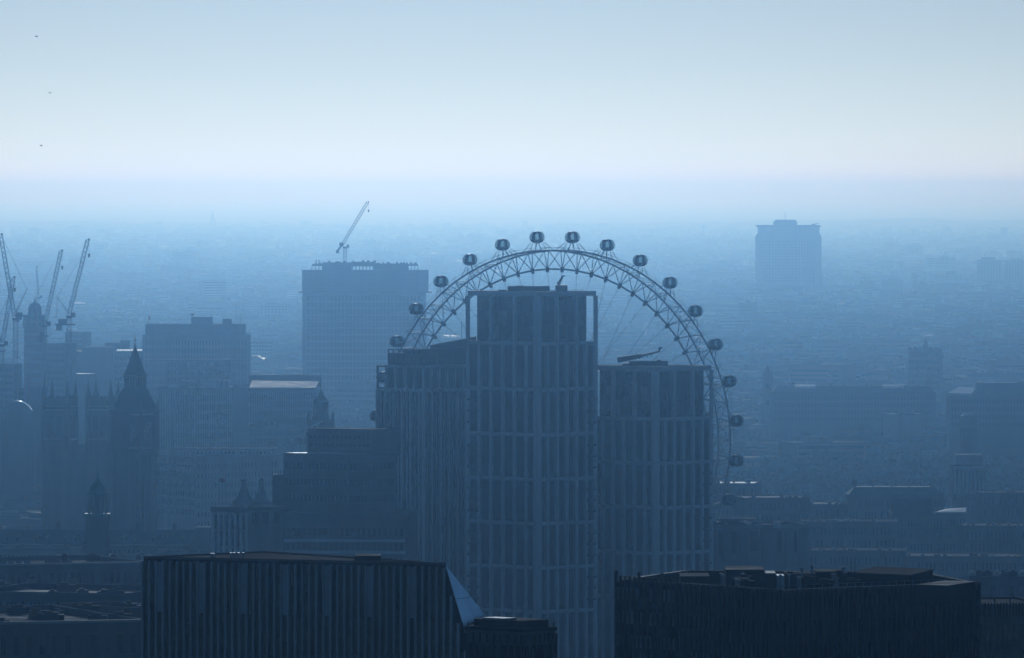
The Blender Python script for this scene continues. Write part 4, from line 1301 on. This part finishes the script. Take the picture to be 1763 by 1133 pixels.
# ================================================================ far right towers
D = 11200.
zz = lambda y: Z(y, D)
r = thing('lone_tower', 'lone broad tower block with a winged top and a mast, pale in the haze', 'tower', (X(1358, D), D + 20, 0))
FOOT.append((X(1295, D), X(1420, D), D - 10, D + 60))
def oc(px0, px1, y, e=.12, dep=46.):
    x0, x1 = X(px0, D), X(px1, D); w_ = x1 - x0
    return [(x0, y + dep * .3), (x0 + w_ * e, y), (x1 - w_ * e, y), (x1, y + dep * .3), (x1 - w_ * e, y + dep), (x0 + w_ * e, y + dep)]
part(r, 'wall', MB().prism(oc(1301, 1415, D, .10), 0, zz(408), top=oc(1301, 1415, D, .10)).prism(oc(1301, 1415, D, .1), zz(408), zz(401), top=oc(1305, 1411.5, D, .1)), M['concrete'])
part(r, 'upper_wall', MB().prism(oc(1305.5, 1411, D + .5), zz(401) + .003, zz(391), top=oc(1304.5, 1412, D + .5)), M['concrete'])
part(r, 'wing_roof', MB().prism(oc(1303.5, 1412.5, D), zz(391), zz(387.5), top=oc(1301, 1414, D)), M['dconcrete'])
part(r, 'crown', MB().prism(oc(1332, 1373, D + 4, .1, 34), zz(387.5) + .003, zz(382)).prism(oc(1332, 1373, D + 4, .1, 34), zz(382), zz(378.5), top=oc(1336, 1370, D + 4, .1, 34)), M['dconcrete'])
part(r, 'mast', MB().tube((X(1352.5, D), D + 15, zz(379)), (X(1352.5, D), D + 15, zz(365.5)), .35, .15, n=5), M['dfin'])
part(r, 'roof_cradle', MB().box(X(1398, D), X(1404, D), D + 5, D + 8, zz(387.5), zz(385.5)).tube((X(1402, D), D + 6, zz(386)), (X(1410, D), D + 6, zz(384.5)), .5), M['dfin'])
o = oc(1301, 1415, D, .10)
for i in range(3): fins(r, o[i], o[i + 1], 20, zz(409), (4, 18, 4)[i], .8, .4, M['concrete'], 'rib', joined=False, ends=False)
for k in range(14): windows(r, o[1], o[2], zz(414 + k * 5.2 + 3.6), zz(414 + k * 5.2), 36, 1, .6, .9)

def far_block(name, label, px0, px1, yt, D, depth=20, crown=None, nc=8, nr=12, cat='flats'):
    a_, b_, c_, d_ = front(px0, px1, D, depth, 4)
    r = block(name, label, cat, [a_, b_, c_, d_], Z(yt, D), M['concrete'])
    if crown: roofbox(r, crown[0], crown[1], crown[2], D + 4, depth * .5, Z(yt, D) - 1, M['dconcrete'], 'roof_hut')
    windows(r, a_, b_, Z(yt, D) - nr * 3.2, Z(yt, D) - 1, nc, nr, .6, .5)
    if D < 6000: bands(r, a_, b_, [Z(yt, D) - 3.2 * i for i in range(1, nr, 2)], .4, .5, M['concrete'], 'balcony')
    return r
far_block('tower_block', 'hazy twin tower block with a roof hut, the one nearer the lone broad tower', 1682, 1724.5, 447, 12000, crown=(1690, 1714, 443))
far_block('tower_block', 'hazy twin tower block cut by the picture edge', 1730, 1772, 448, 12080, crown=(1739, 1760, 445))
far_block('tower_block', 'low faint tower block with a roof hut in front of the hazy twins', 1622, 1657, 474, 11800, crown=(1629, 1645, 467.5), nr=8)
far_block('long_block', 'long faint block of flats below the hazy tower blocks', 1514, 1555, 498, 10300, nr=5)
far_block('long_block', 'faint slab of flats in front of the lone broad tower', 1328, 1364, 534, 8900, nr=6)
far_block('slim_tower', 'needle-thin pale tower barely visible on the hazy skyline', 1724, 1730, 392, 21000, nc=2, cat='tower')
far_block('long_block', 'faint long roof above the rooflight block and cranes', 150, 306, 462, 14200, nc=30, nr=3)
far_block('tower_block', 'faint block of flats rising between the slab office and the reclad tower', 447, 497, 524, 9000, crown=(458, 480, 521), nr=5)
far_block('long_block', 'faint stepped block under the block between slab office and reclad tower', 430, 470, 585, 6900, nr=5)
for px in (407, 419.5):
    b = P(px, 560, 6400)
    m = thing('floodlight_mast', 'faint thin mast above the slab office roof', 'mast', (b.x, b.y, 0), 'faint twin masts')
    part(m, 'pole', MB().tube((b.x, b.y, 0), (b.x, b.y, Z(527, 6400)), .3, .2, n=5), M['cable'])
    part(m, 'pole_head', MB().box(b.x - .7, b.x + .7, b.y - .4, b.y + .4, Z(527, 6400), Z(525, 6400)), M['cable'])

def church(label, px, D, ytip, yt, w_, z0=0):
    c = P(px, yt, D)
    r = thing('church', label, 'church', (c.x, c.y, 0))
    FOOT.append((c.x - 15, c.x + 15, c.y - 8, c.y + 40))
    part(r, 'tower', MB().box(c.x - w_, c.x + w_, c.y - w_, c.y + w_, z0 - 4 if z0 else 0, c.z), M['sooty'])
    part(r, 'spire', MB().lathe((c.x, c.y), [(w_ * .95, c.z), (w_ * .5, c.z + (Z(ytip, D) - c.z) * .45), (.1, Z(ytip, D))], 8), M['slate'])
    part(r, 'nave', MB().box(c.x - w_ * 1.6, c.x + w_ * 1.6, c.y + w_, c.y + w_ + 24, z0 - 4 if z0 else 0, z0 + (c.z - z0) * .55), M['sooty'])
    part(r, 'nave_roof', MB().gable(Vector((c.x - w_ * 1.6, c.y + w_, 0)), Vector((0, 1, 0)), Vector((1, 0, 0)), 0, 24, -w_ * 3.2 if False else w_ * -3.2, z0 + (c.z - z0) * .55 + .01, z0 + (c.z - z0) * .55 + w_ * 1.4), M['slate'])
    for k in (.55, .8): part(r, 'belfry_opening', MB().box(c.x - .8, c.x + .8, c.y - w_ - .08, c.y - w_ + .3, z0 + (c.z - z0) * k, z0 + (c.z - z0) * k + 2.6), M['core'])
church('small dark church with a stubby spire beyond the right side of the wheel', 1321, 4900, 628, 646, 2.9)
church('church with a needle spire on the far hazy skyline', 366, 30900, 361, 378, 7.0, z0=13)
church('thin grey church spire below the low faint tower block', 1576, 11400, 476, 500, 2.4)
D = 5600.
c = P(1590, 600, D)
r = block('dark_hall', 'dark bulky hall with a single pinnacle, faint beyond the parkland', 'hall', list(front(1564, 1616.7, D, 24, 3)), Z(600, D), M['sooty'], M['slate'])
part(r, 'pinnacle', MB().lathe((X(1595, D), D + 8), [(1.6, Z(600, D) - 1), (1.6, Z(594, D)), (1.0, Z(590, D)), (.1, Z(581, D))], 8), M['slate'])
for i in range(6):
    q = P(1567 + i * 9, 600, D)
    part(r, 'gable', MB().gable(Vector((q.x - 1.5, D + .3, 0)), Vector((0, 1, 0)), Vector((1, 0, 0)), 0, 20, -3.2, Z(600, D) - .5, Z(597.5 - (i in (1, 2, 3)) * 1.5, D)), M['slate'])
fq = front(1564, 1616.7, D, 24, 3)
windows(r, fq[0], fq[1], 6, Z(600, D) - 2, 12, 7, .5, .6)

# ================================================================ the park side, right half
def palace(name, label, cat, D, px0, px1, yt, depth, nc, nr, fh, roofm, hip=None, skew=0, wall='sooty'):
    a_, b_, c_, d_ = front(px0, px1, D, depth, skew)
    zt = Z(yt, D)
    r = block(name, label, cat, [a_, b_, c_, d_], zt, M[wall], roofm, parapet=.4)
    windows(r, a_, b_, zt - 1 - nr * fh, zt - 1, nc, nr, .34, .56, joined=False if nc * nr < 260 else True, m_=M['core'], mats=[M['core'], M['glass'], M['glass2']] if D < 3500 else [M['core']])
    bands(r, a_, b_, [zt - .3, zt - 1 - fh * .98], .45, .45, M[wall], 'cornice', e=.05)
    if hip:
        q = [a_, b_, c_, d_]
        t = [lerp2(p, sum(q, Vector((0, 0))) / 4, .0) for p in q]
        top = [a_ + Vector((hip, depth * .35)), b_ + Vector((-hip, depth * .35)), c_ + Vector((-hip, -depth * .35)), d_ + Vector((hip, -depth * .35))]
        part(r, 'hipped_roof', MB().prism([p * 1 for p in grow(q, -.5)], zt - .2, zt + hip * .8, top=top), roofm)
    return r, (a_, b_, c_, d_), zt

r, q, zt = palace('barracks', 'long dark mansion with a hipped roof along the far edge of the park', 'mansion', 4700, 1327, 1612, 676, 26, 48, 4, 4, M['slate'], hip=4.2)
for x0, x1 in ((1369, 1404), (1520, 1556)):
    f_ = front(x0, x1, 4706, 9)
    part(r, 'flat_deck', MB().prism(f_, zt, [Z(665.2, 4706), Z(665.2, 4706), Z(662.6, 4706), Z(662.6, 4706)]), M['zinc'])
for px in (1340, 1430, 1452, 1490, 1580, 1600): roofbox(r, px, px + 3, 660, 4712, 2, zt, M['brick'], 'chimney')
r, q, zt = palace('club_house', 'dark block with a pale sloping end roof at the edge of the park', 'building', 4300, 1634, 1800, 681, 28, 30, 4, 4, M['slate'], skew=0)
f_ = [Vector((X(1633, 4299), 4299)), Vector((X(1673, 4299), 4299)), Vector((X(1679, 4339), 4339)), Vector((X(1651, 4339), 4339))]
part(r, 'sloping_roof', MB().prism(f_, Z(681, 4299), [Z(676.3, 4299), Z(678, 4299), Z(678, 4299) + 2.2, Z(676.3, 4299) + 2.2]), M['zinc'])
part(r, 'upper_wall', MB().prism(front(1681, 1800, 4312, 14), zt - .4, Z(660, 4306)), M['dconcrete'])
part(r, 'ridge_deck', MB().prism(front(1694, 1752, 4313, 8), Z(660, 4306) + .003, Z(659.2, 4306)), M['zinc'])
r, q, zt = palace('lodge', 'small pale-roofed lodge in front of the dark block with the sloping roof', 'lodge', 3900, 1655, 1683, 717, 12, 7, 2, 3.4, M['zinc'], hip=1.8)
r, q, zt = palace('green_roofed_ministry', 'long stone ministry with a green copper roof and chimneys', 'building', 2950, 1458, 1626, 852, 22, 30, 5, 4.2, M['copper'], hip=3.2)
for px, w_ in ((1468, 7), (1502, 3), (1535, 3), (1563, 3), (1602, 5), (1620, 4)):
    part(r, 'chimney', MB().prism(front(px, px + w_, 2960, 2), zt, Z(822 + (px % 3) * 2, 2960)), M['stone'])
r, q, zt = palace('wedge_roofed_hall', 'dark hall with a bright wedge of sloping roof below the green roofed ministry', 'hall', 2700, 1536, 1665, 884, 26, 22, 5, 4, M['slate'])
f_ = [Vector((X(1610, 2701), 2701)), Vector((X(1663.5, 2701), 2701)), Vector((X(1663.5, 2716), 2716)), Vector((X(1628, 2716), 2716))]
part(r, 'sloping_roof', MB().prism(f_, zt - .3, [Z(881.5, 2701), Z(881.5, 2701), Z(874, 2716), Z(876, 2716)]), M['zinc'])
A, u, nrm, LL = face(q[0], q[1])
part(r, 'pitched_roof', MB().gable(A, u, nrm, .3, LL * .55, 20, zt + .004, zt + 4.5), M['slate'])
# portico block
D = 3150.
r, q, zt = palace('portico_house', 'square stone house with a columned upper storey among the park trees', 'mansion', D, 1640, 1697, 800, 18, 9, 4, 4.5, M['lead'])
A, u, nrm, LL = face(q[0], q[1])
for i in range(8):
    s = LL * (i + .6) / 8.2
    e = A + u * s + nrm * .8
    part(r, 'column', MB().lathe((e.x, e.y), [(.5, zt - 11), (.42, zt - 2.2), (.55, zt - 2.0), (.55, zt - 1.7)], 8), M['portland'])
part(r, 'entablature', MB().slab(A, u, nrm, .2, LL - .2, -.1, 1.4, zt - 1.69, zt - .5), M['portland'])
part(r, 'attic', MB().prism(front(1646, 1691, D + 3, 12), zt - .4, Z(783, D + 3)), M['portland'])
for D, px0, px1, yt, nm, lb, roofm in ((2650, 1380, 1545, 898, 'grey_ministry', 'long grey office with a low parapet left of the wedge roofed hall', 'roof'), (2850, 1388, 1462, 868, 'stone_terrace', 'stone terrace with dark attic windows by the green roofed ministry', 'lead'),
                                       (2620, 1660, 1810, 905, 'dark_ministry', 'broad dim office block right of the wedge roofed hall', 'slate'), (2900, 1690, 1810, 848, 'attic_terrace', 'dim terrace beside the columned stone house', 'slate'),
                                       (2420, 1370, 1560, 948, 'riverside_office', 'wide dim office with tall windows above the cluttered roof', 'roof'), (2400, 1560, 1790, 958, 'riverside_block', 'broad almost black block behind the penthouse roof', 'slate'),
                                       (3050, 1226, 1300, 832, 'bright_roofed_shed', 'low building with a broad bright flat roof beside the rim of the wheel', 'zinc'), (2800, 1280, 1395, 857, 'mansard_terrace', 'terrace with broken mansard roofs beside the lowest visible capsule', 'lead')):
    r, q, zt = palace(nm, lb, 'building', D, px0, px1, yt, 24, max(6, int((px1 - px0) / 7)), 5, 4, M[roofm], skew=(D % 7) - 3, wall='sooty')
    rb = random.Random(int(D))
    for i in range(int((px1 - px0) / 9)):
        px = rb.uniform(px0 + 3, px1 - 6)
        roofbox(r, px, px + rb.uniform(2, 7), yt - rb.uniform(1, 6), D + rb.uniform(4, 16), 3, zt - .5, M[rb.choice(('brick', 'lead', 'plant', 'stone', 'slate', 'slate'))], rb.choice(('chimney', 'roof_hut')))
# --- concrete terraces building
D = 2150.
a_, b_, c_, d_ = front(1222, 1388, D, 24, -5)
zt = Z(904, D)
r = block('concrete_theatre', 'stepped concrete building with deep dark openings at the foot of the wheel', 'theatre', [a_, b_, c_, d_], zt, M['concrete'], M['lead'], parapet=.8)
A, u, nrm, LL = face(a_, b_)
for s0, s1, y0, y1 in ((.42, .52, 914, 950), (.70, .745, 914, 952), (.81, .90, 914, 952), (.05, .12, 912, 960), (.2, .28, 915, 955)):
    rec = ubox(r, 'dark_recess_panel', M['core'], A, u, nrm, LL * s0, LL * s1, -.2, .06, Z(y1, D), Z(y0, D))  # dark panel on the wall face, shade of the opening in its colour
    for k in range(3): ubox(r, 'window', M['glass3'], A, u, nrm, LL * s0 + .3, LL * s1 - .3, .06, .12, Z(y1, D) + .5 + k * 1.7, Z(y1, D) + 1.9 + k * 1.7)
for s in (0, .13, .3, .54, .78, .93): ubox(r, 'pier', M['concrete'], A, u, nrm, LL * s, LL * s + 2.2, -.1, .9, zt - 18, zt - .9)
ubox(r, 'balcony', M['concrete'], A, u, nrm, 0, LL, .0, 1.6, zt - 1.6, zt - .85)
ubox(r, 'balcony', M['concrete'], A, u, nrm, 0, LL * .7, .0, 1.4, zt - 10.8, zt - 9.9)
roofbox(r, 1238, 1302, 893, D + 12, 8, zt - .9, M['dconcrete'])
mb = MB()
for i in range(14): mb.tube(P(1240 + i * 4.6, 894, D + 10), P(1240 + i * 4.6, 888, D + 10), .06, n=4)
mb.tube(P(1240, 888, D + 10), P(1300, 888, D + 10), .06, n=4).tube(P(1240, 891, D + 10), P(1300, 891, D + 10), .06, n=4)
part(r, 'guard_rail', mb, M['cable'])
part(r, 'flue', MB().tube(P(1307, 925, D - 2), P(1308, 886, D - 2), .28, n=7), M['zinc'])
rb = random.Random(11)
for i in range(22):
    px = rb.uniform(1228, 1352); q = P(px, 902, D + rb.uniform(2, 9))
    m_ = M['zinc'] if i % 3 == 0 else M['plant']
    part(r, 'roof_duct', MB().box(q.x - rb.uniform(.4, 1.4), q.x + rb.uniform(.4, 1.4), q.y - .5, q.y + .5, zt - .8, zt + rb.uniform(.1, .9)), m_)
for px, y0, y1, D, lb in ((1670, 760, 727, 3600, 'slim bare flagpole rising from the park trees near the pale lodge'), (1585, 795, 774, 3300, 'short dark flagpole in the middle of the park trees')):
    b = P(px, y0, D)
    fl = thing('flagpole', lb, 'flagpole', (b.x, b.y, 0))
    part(fl, 'pole', MB().tube((b.x, b.y, 0), (b.x, b.y, Z(y1, D)), .16, .09, n=6), M['dfin'])
    part(fl, 'truck', MB().lathe((b.x, b.y), [(.1, Z(y1, D)), (.3, Z(y1, D) + .2), (.05, Z(y1, D) + .5)], 6), M['gold'])

# ================================================================ trees of the park
def crown_mesh(seed, n=520):
    rnd = random.Random(seed)
    mb = MB()
    lobes = [(rnd.uniform(-.55, .55), rnd.uniform(-.55, .55), rnd.uniform(.42, 1.0), rnd.uniform(.30, .48)) for _ in range(9)]
    for i in range(n):
        lx, ly, lz, lr = rnd.choice(lobes)
        d = Vector((rnd.gauss(0, 1), rnd.gauss(0, 1), rnd.gauss(0, 1))).normalized() * lr * rnd.uniform(.55, 1.05)
        c = Vector((lx, ly, lz)) + d
        s = rnd.uniform(.05, .11)
        a = Vector((rnd.gauss(0, 1), rnd.gauss(0, 1), rnd.gauss(0, 1))).normalized(); b = a.orthogonal().normalized()
        mb.add([c + a * s, c + b * s * .8, c - a * s, c - b * s * .8], [(0, 1, 2, 3)])
    return mb.mesh('crown', M['leaf'])
CROWNS = [crown_mesh(s) for s in range(5)]
TR = MB().tube((0, 0, 0), (.02, .01, .55), .045, .03, n=6)
for k in range(5):
    t = k * 1.26
    TR.tube((.01, .005, .3 + .05 * k), (.42 * math.cos(t), .42 * math.sin(t), .65 + .06 * k), .022, .008, n=4)
TR = TR.mesh('trunk', M['bark'])
rt = random.Random(21)
PARK = [(1290, 1790, 3250, 4250)]
def clear(x, y, m=0):
    return not any(a - m < x < b + m and c - m < y < d + m for a, b, c, d in FOOT)
tspots = []
for D in range(3280, 4280, 62):
    px = 1268 + rt.uniform(0, 20) + (40 if D > 3900 else 0)
    while px < 1790:
        x, y = X(px, D), D + rt.uniform(-22, 22)
        if clear(x, y, 4): tspots.append((x, y, rt.uniform(10, 19)))
        px += rt.uniform(30, 62) * 3500 / D
for D, p0, p1 in ((4560, 1290, 1700), (4640, 1300, 1640), (4180, 1640, 1790), (3560, 0, 70), (2690, 290, 392), (4480, 435, 520), (5400, 1250, 1600), (2575, 1380, 1660), (2760, 1400, 1540), (2780, 1670, 1790), (2600, 1560, 1790), (2480, 1390, 1560), (5800, 1240, 1790)):
    px = p0
    while px < p1:
        x, y = X(px, D), D + rt.uniform(-15, 15)
        if clear(x, y, 3): tspots.append((x, y, rt.uniform(9, 15)))
        px += rt.uniform(16, 40) * 3500 / D
rt.shuffle(tspots)
tspots = sorted(tspots[:300], key=lambda q: q[1])
for i, (x, y, h) in enumerate(tspots):
    px_ = x * F / y + CX
    sz = 'low' if h < 11.5 else 'tall' if h > 15.5 else 'rounded'
    wh = 'beside the wheel rim' if px_ < 1390 else 'below the long mansion' if px_ < 1510 else 'near the middle flagpole' if px_ < 1610 else 'round the columned stone house' if px_ < 1710 else 'towards the picture edge'
    if y < 3000 and x > 0: lb = sz + ' dark tree between the ministries ' + wh
    elif y < 3000: lb = sz + ' dark tree in front of the colonnaded block'
    elif x < 0: lb = 'hazy tree between the buildings below the construction cranes'
    elif y < 3600: lb = sz + ' dark park tree in the near rows, ' + wh
    elif y < 4300: lb = sz + ' faded park tree in the deeper rows, ' + wh
    elif y < 4700: lb = 'tree in front of the long mansion on the far edge of the park'
    else: lb = 'faint hazy tree among rooftops beyond the park'
    t = thing('tree', lb, 'tree', (x, y, 0), lb.replace(' tree', ' trees', 1))
    t.rotation_euler = (0, 0, rt.uniform(0, 6.28)); s = h / 1.45
    t.scale = (s * rt.uniform(.9, 1.25), s * rt.uniform(.9, 1.25), s)
    link('crown', CROWNS[i % 5], t); link('trunk', TR, t)

# ================================================================ the carpet of roofs
rc = random.Random(33)
def house(mb, x, y, rot, w_, d_, h, kind, ms, rm):
    A = Vector((x, y, 0)); u = Vector((math.cos(rot), math.sin(rot), 0)); n_ = Vector((u.y, -u.x, 0))
    A = A - u * (w_ / 2) + n_ * (d_ / 2)
    mb.slab(A, u, n_, 0, w_, -d_, 0, 0, h, ms)
    if kind == 'gable':
        mb.gable(A, u, n_, 0, w_, d_, h + .003, h + d_ * .28, rm)
        for k in range(max(1, int(w_ / 14))):
            s = w_ * (k + .5) / max(1, int(w_ / 14))
            mb.slab(A, u, n_, s - .6, s + .6, -d_ / 2 - .5, -d_ / 2 + .5, h + d_ * .1, h + d_ * .28 + 1.4, ms)
    elif kind == 'mono':
        q = [A + u * a - n_ * b for a, b in ((.0, -.2), (w_, -.2), (w_, d_), (0, d_))]
        mb.prism([(p.x, p.y) for p in q], h + .003, [h + .2, h + .2, h + d_ * .07, h + d_ * .07], rm)
    else:
        mb.slab(A, u, n_, -.15, w_ + .15, -d_ - .15, .15, h + .003, h + .4, rm)
        for k in range(2):
            s = rc.uniform(.1, .7) * w_; e = rc.uniform(.08, .2) * w_
            mb.slab(A, u, n_, s, s + e, -d_ * .7, -d_ * .25, h + .4, h + rc.uniform(1.2, 3.6), ms)
    if h > 7:                                            # window strips
        for k in range(int(h / 3.3)):
            mb.slab(A, u, n_, w_ * .04, w_ * .96, -.2, .05, 1.4 + 3.3 * k, 2.9 + 3.3 * k, 7)
HM = [M['stone'], M['brick'], M['concrete'], M['sooty'], M['slate'], M['lead'], M['tin'], M['glass'], M['roof']]
spots = []
for band in range(64):
    D0 = 3000 * (30000 / 3000) ** (band / 64)
    D1 = 3000 * (30000 / 3000) ** ((band + 1) / 64)
    n = int(64 + 1.1 * band)
    for _ in range(n):
        D = rc.uniform(D0, D1)
        px = rc.uniform(-60, 1825)
        x = X(px, D)
        if not clear(x, D, 14): continue
        if 1255 < px < 1800 and 3150 < D < 4300: continue
        spots.append((D, px, x))
spots.sort()
zone = lambda px, D: ('left of the slab office, under the construction cranes' if px < 240 else 'between the slab office and the ribbed tower' if px < 660 else 'behind the glass apartment towers' if px < 1030 else 'inside or just beyond the rim of the wheel' if px < 1290 else 'beyond the park')
depthw = lambda D: 'dim' if D < 4300 else 'hazy' if D < 5600 else 'faint'
knames = {'gable': ('pitched_roof_house', 'pitched-roof terrace', 'house'), 'flat': ('flat_roof_block', 'flat-roofed block', 'building'), 'mono': ('lean_to_hall', 'lean-to hall', 'hall')}
single = 0
mass = MB()
for D, px, x in spots:
    kind = rc.choices(('gable', 'flat', 'mono'), (.55, .34, .11))[0]
    w_ = rc.uniform(14, 60) if kind == 'gable' else rc.uniform(14, 46)
    d_ = rc.uniform(8, 12) if kind == 'gable' else rc.uniform(11, 24)
    h = rc.choice((7, 9, 10, 12, 14)) * rc.uniform(.85, 1.15)
    if kind == 'flat' and rc.random() < .25: h *= rc.uniform(1.2, 2.0)
    if D < 3700: h = min(h * 1.3, 20)
    rot = rc.choice((.25, .25, -.5, 1.1, 1.85)) + rc.gauss(0, .12)
    ms = rc.choice((0, 1, 1, 2, 3)); rm = rc.choices((4, 5, 6, 8), (.54, .25, .035, .175))[0]
    if kind == 'mono': rm = 6 if rc.random() < .22 else rm; w_ = w_ * .55
    elif kind == 'gable' and rm == 6: rm = 5
    if rm == 6: w_ = min(w_, 13)
    if px < 1250 and 668 < px and D < 3300: continue     # nothing of these shows behind the towers
    if single < 300 and rc.random() < .6 and not (670 < px < 1215):
        mb = MB(); house(mb, x, D, rot, w_, d_, h, kind, ms, rm)
        nm, kl, cat = knames[kind]
        o = link(nm, mb.mesh(nm, HM, (x, D, 0)), None, (x, D, 0))
        o['label'] = '%s %s %s%s %s' % (depthw(D), 'long' if w_ > 42 else 'tall' if h > 15 else 'small' if w_ < 22 else 'squat' if h < 9 else 'middling', {4: 'dark-roofed ', 5: 'grey-roofed ', 6: 'bright-roofed ', 8: 'felt-roofed '}[rm] if kind != 'flat' else '', kl, zone(px, D))
        o['category'] = cat; o['group'] = '%s roofs %s' % (depthw(D), zone(px, D)) if False else o['label'] + ' among others like it'
        single += 1
    else: house(mass, x, D, rot, w_, d_, h, kind, ms, rm)
o = link('distant_houses', mass.mesh('distant_houses', HM))
o['kind'] = 'stuff'; o['label'] = 'hazy sea of distant low roofs reaching to the horizon'
ft = MB()
for i in range(2600):
    D = 3200 * (30000 / 3200) ** rc.random()
    px = rc.uniform(-80, 1840); x = X(px, D)
    if not clear(x, D, 4): continue
    s = rc.uniform(3, 7)
    ft.blob((x, D, s * 1.0), s * rc.uniform(.9, 2.2), s, s * rc.uniform(.9, 1.3), rc, n=6, k=3)
o = link('distant_trees', ft.mesh('distant_trees', M['leaf']))
o['kind'] = 'stuff'; o['label'] = 'hazy distant trees scattered between the far roofs'
pk = MB()
for i in range(900):
    D = rc.uniform(3260, 4260); px = rc.uniform(1275 + max(0, (D - 3800) * .1), 1840); x = X(px, D)
    if not clear(x, D, 5): continue
    s = rc.uniform(3, 6)
    pk.blob((x, D, s), s * 1.3, s * 1.2, s * 1.2, rc, n=7, k=4)
o = link('park_undergrowth', pk.mesh('park_undergrowth', M['leaf']))
o['kind'] = 'stuff'; o['label'] = 'dark undergrowth and bushes filling the park'

# ================================================================ birds
for i, (px, py, D, yaw) in enumerate(((63, 63, 1350, .6), (86, 160, 1500, -.8), (71, 251, 1600, .3))):
    c = P(px, py, D)
    lb = ('bird highest in the sky, gliding', 'bird in the sky at middle height, wings raised', 'bird lowest in the sky, tiny, level with the haze top')[i]
    r = thing('bird', lb, 'bird', c, 'birds in the sky')
    u = Vector((math.cos(yaw), math.sin(yaw), 0)); n_ = Vector((-u.y, u.x, 0))
    body = MB()
    r_ = lambda a, b, z: c + u * a + n_ * b + Vector((0, 0, z))
    body.tube(r_(-.22, 0, 0), r_(-.05, 0, .0), .03, .08, n=6).tube(r_(-.05, 0, 0), r_(.14, 0, .02), .08, .06, n=6).tube(r_(.14, 0, .02), r_(.25, 0, .03), .05, .015, n=6)
    part(r, 'body', body, M['bird'])
    for s_ in (-1, 1):
        w0, w1, w2 = (.1, s_ * .05, .03), (.12, s_ * .34, .16), (-.05, s_ * .68, .10)
        mb = MB().add([r_(*w0), r_(*w1), r_(*w2), r_(-.02, s_ * .36, .14), r_(-.1, s_ * .05, .02), r_(0, s_ * .2, .12), r_(-.02, s_ * .36, .165)],
                      [(0, 1, 3, 4), (1, 2, 3), (0, 5, 1), (1, 6, 2), (4, 3, 6, 5)])
        part(r, 'wing', mb, M['bird'])
    part(r, 'tail', MB().add([r_(-.2, -.03, 0), r_(-.2, .03, 0), r_(-.38, .09, .01), r_(-.38, -.09, .01), r_(-.3, 0, .03)], [(0, 1, 2, 3), (0, 4, 1), (1, 4, 2), (3, 4, 0)]), M['bird'])

# ================================================================ the haze over the city
hm = bpy.data.materials.new('haze')
hm.use_nodes = True
n_ = hm.node_tree
n_.nodes.clear()
ho = n_.nodes.new('ShaderNodeOutputMaterial'); hv = n_.nodes.new('ShaderNodeVolumePrincipled')
n_.links.new(hv.outputs[0], ho.inputs[1])
hv.inputs['Color'].default_value = (0.37, 0.62, 1.0, 1)
hv.inputs['Absorption Color'].default_value = (1, 1, 1, 1)
hv.inputs['Density'].default_value = 0.00013
hv.inputs['Anisotropy'].default_value = 0.968
hz = link('haze', MB().box(-62000, 62000, -400, 128000, -8, 182).mesh('haze', hm))
hz['kind'] = 'stuff'; hz['label'] = 'thin blue haze lying over the whole city'
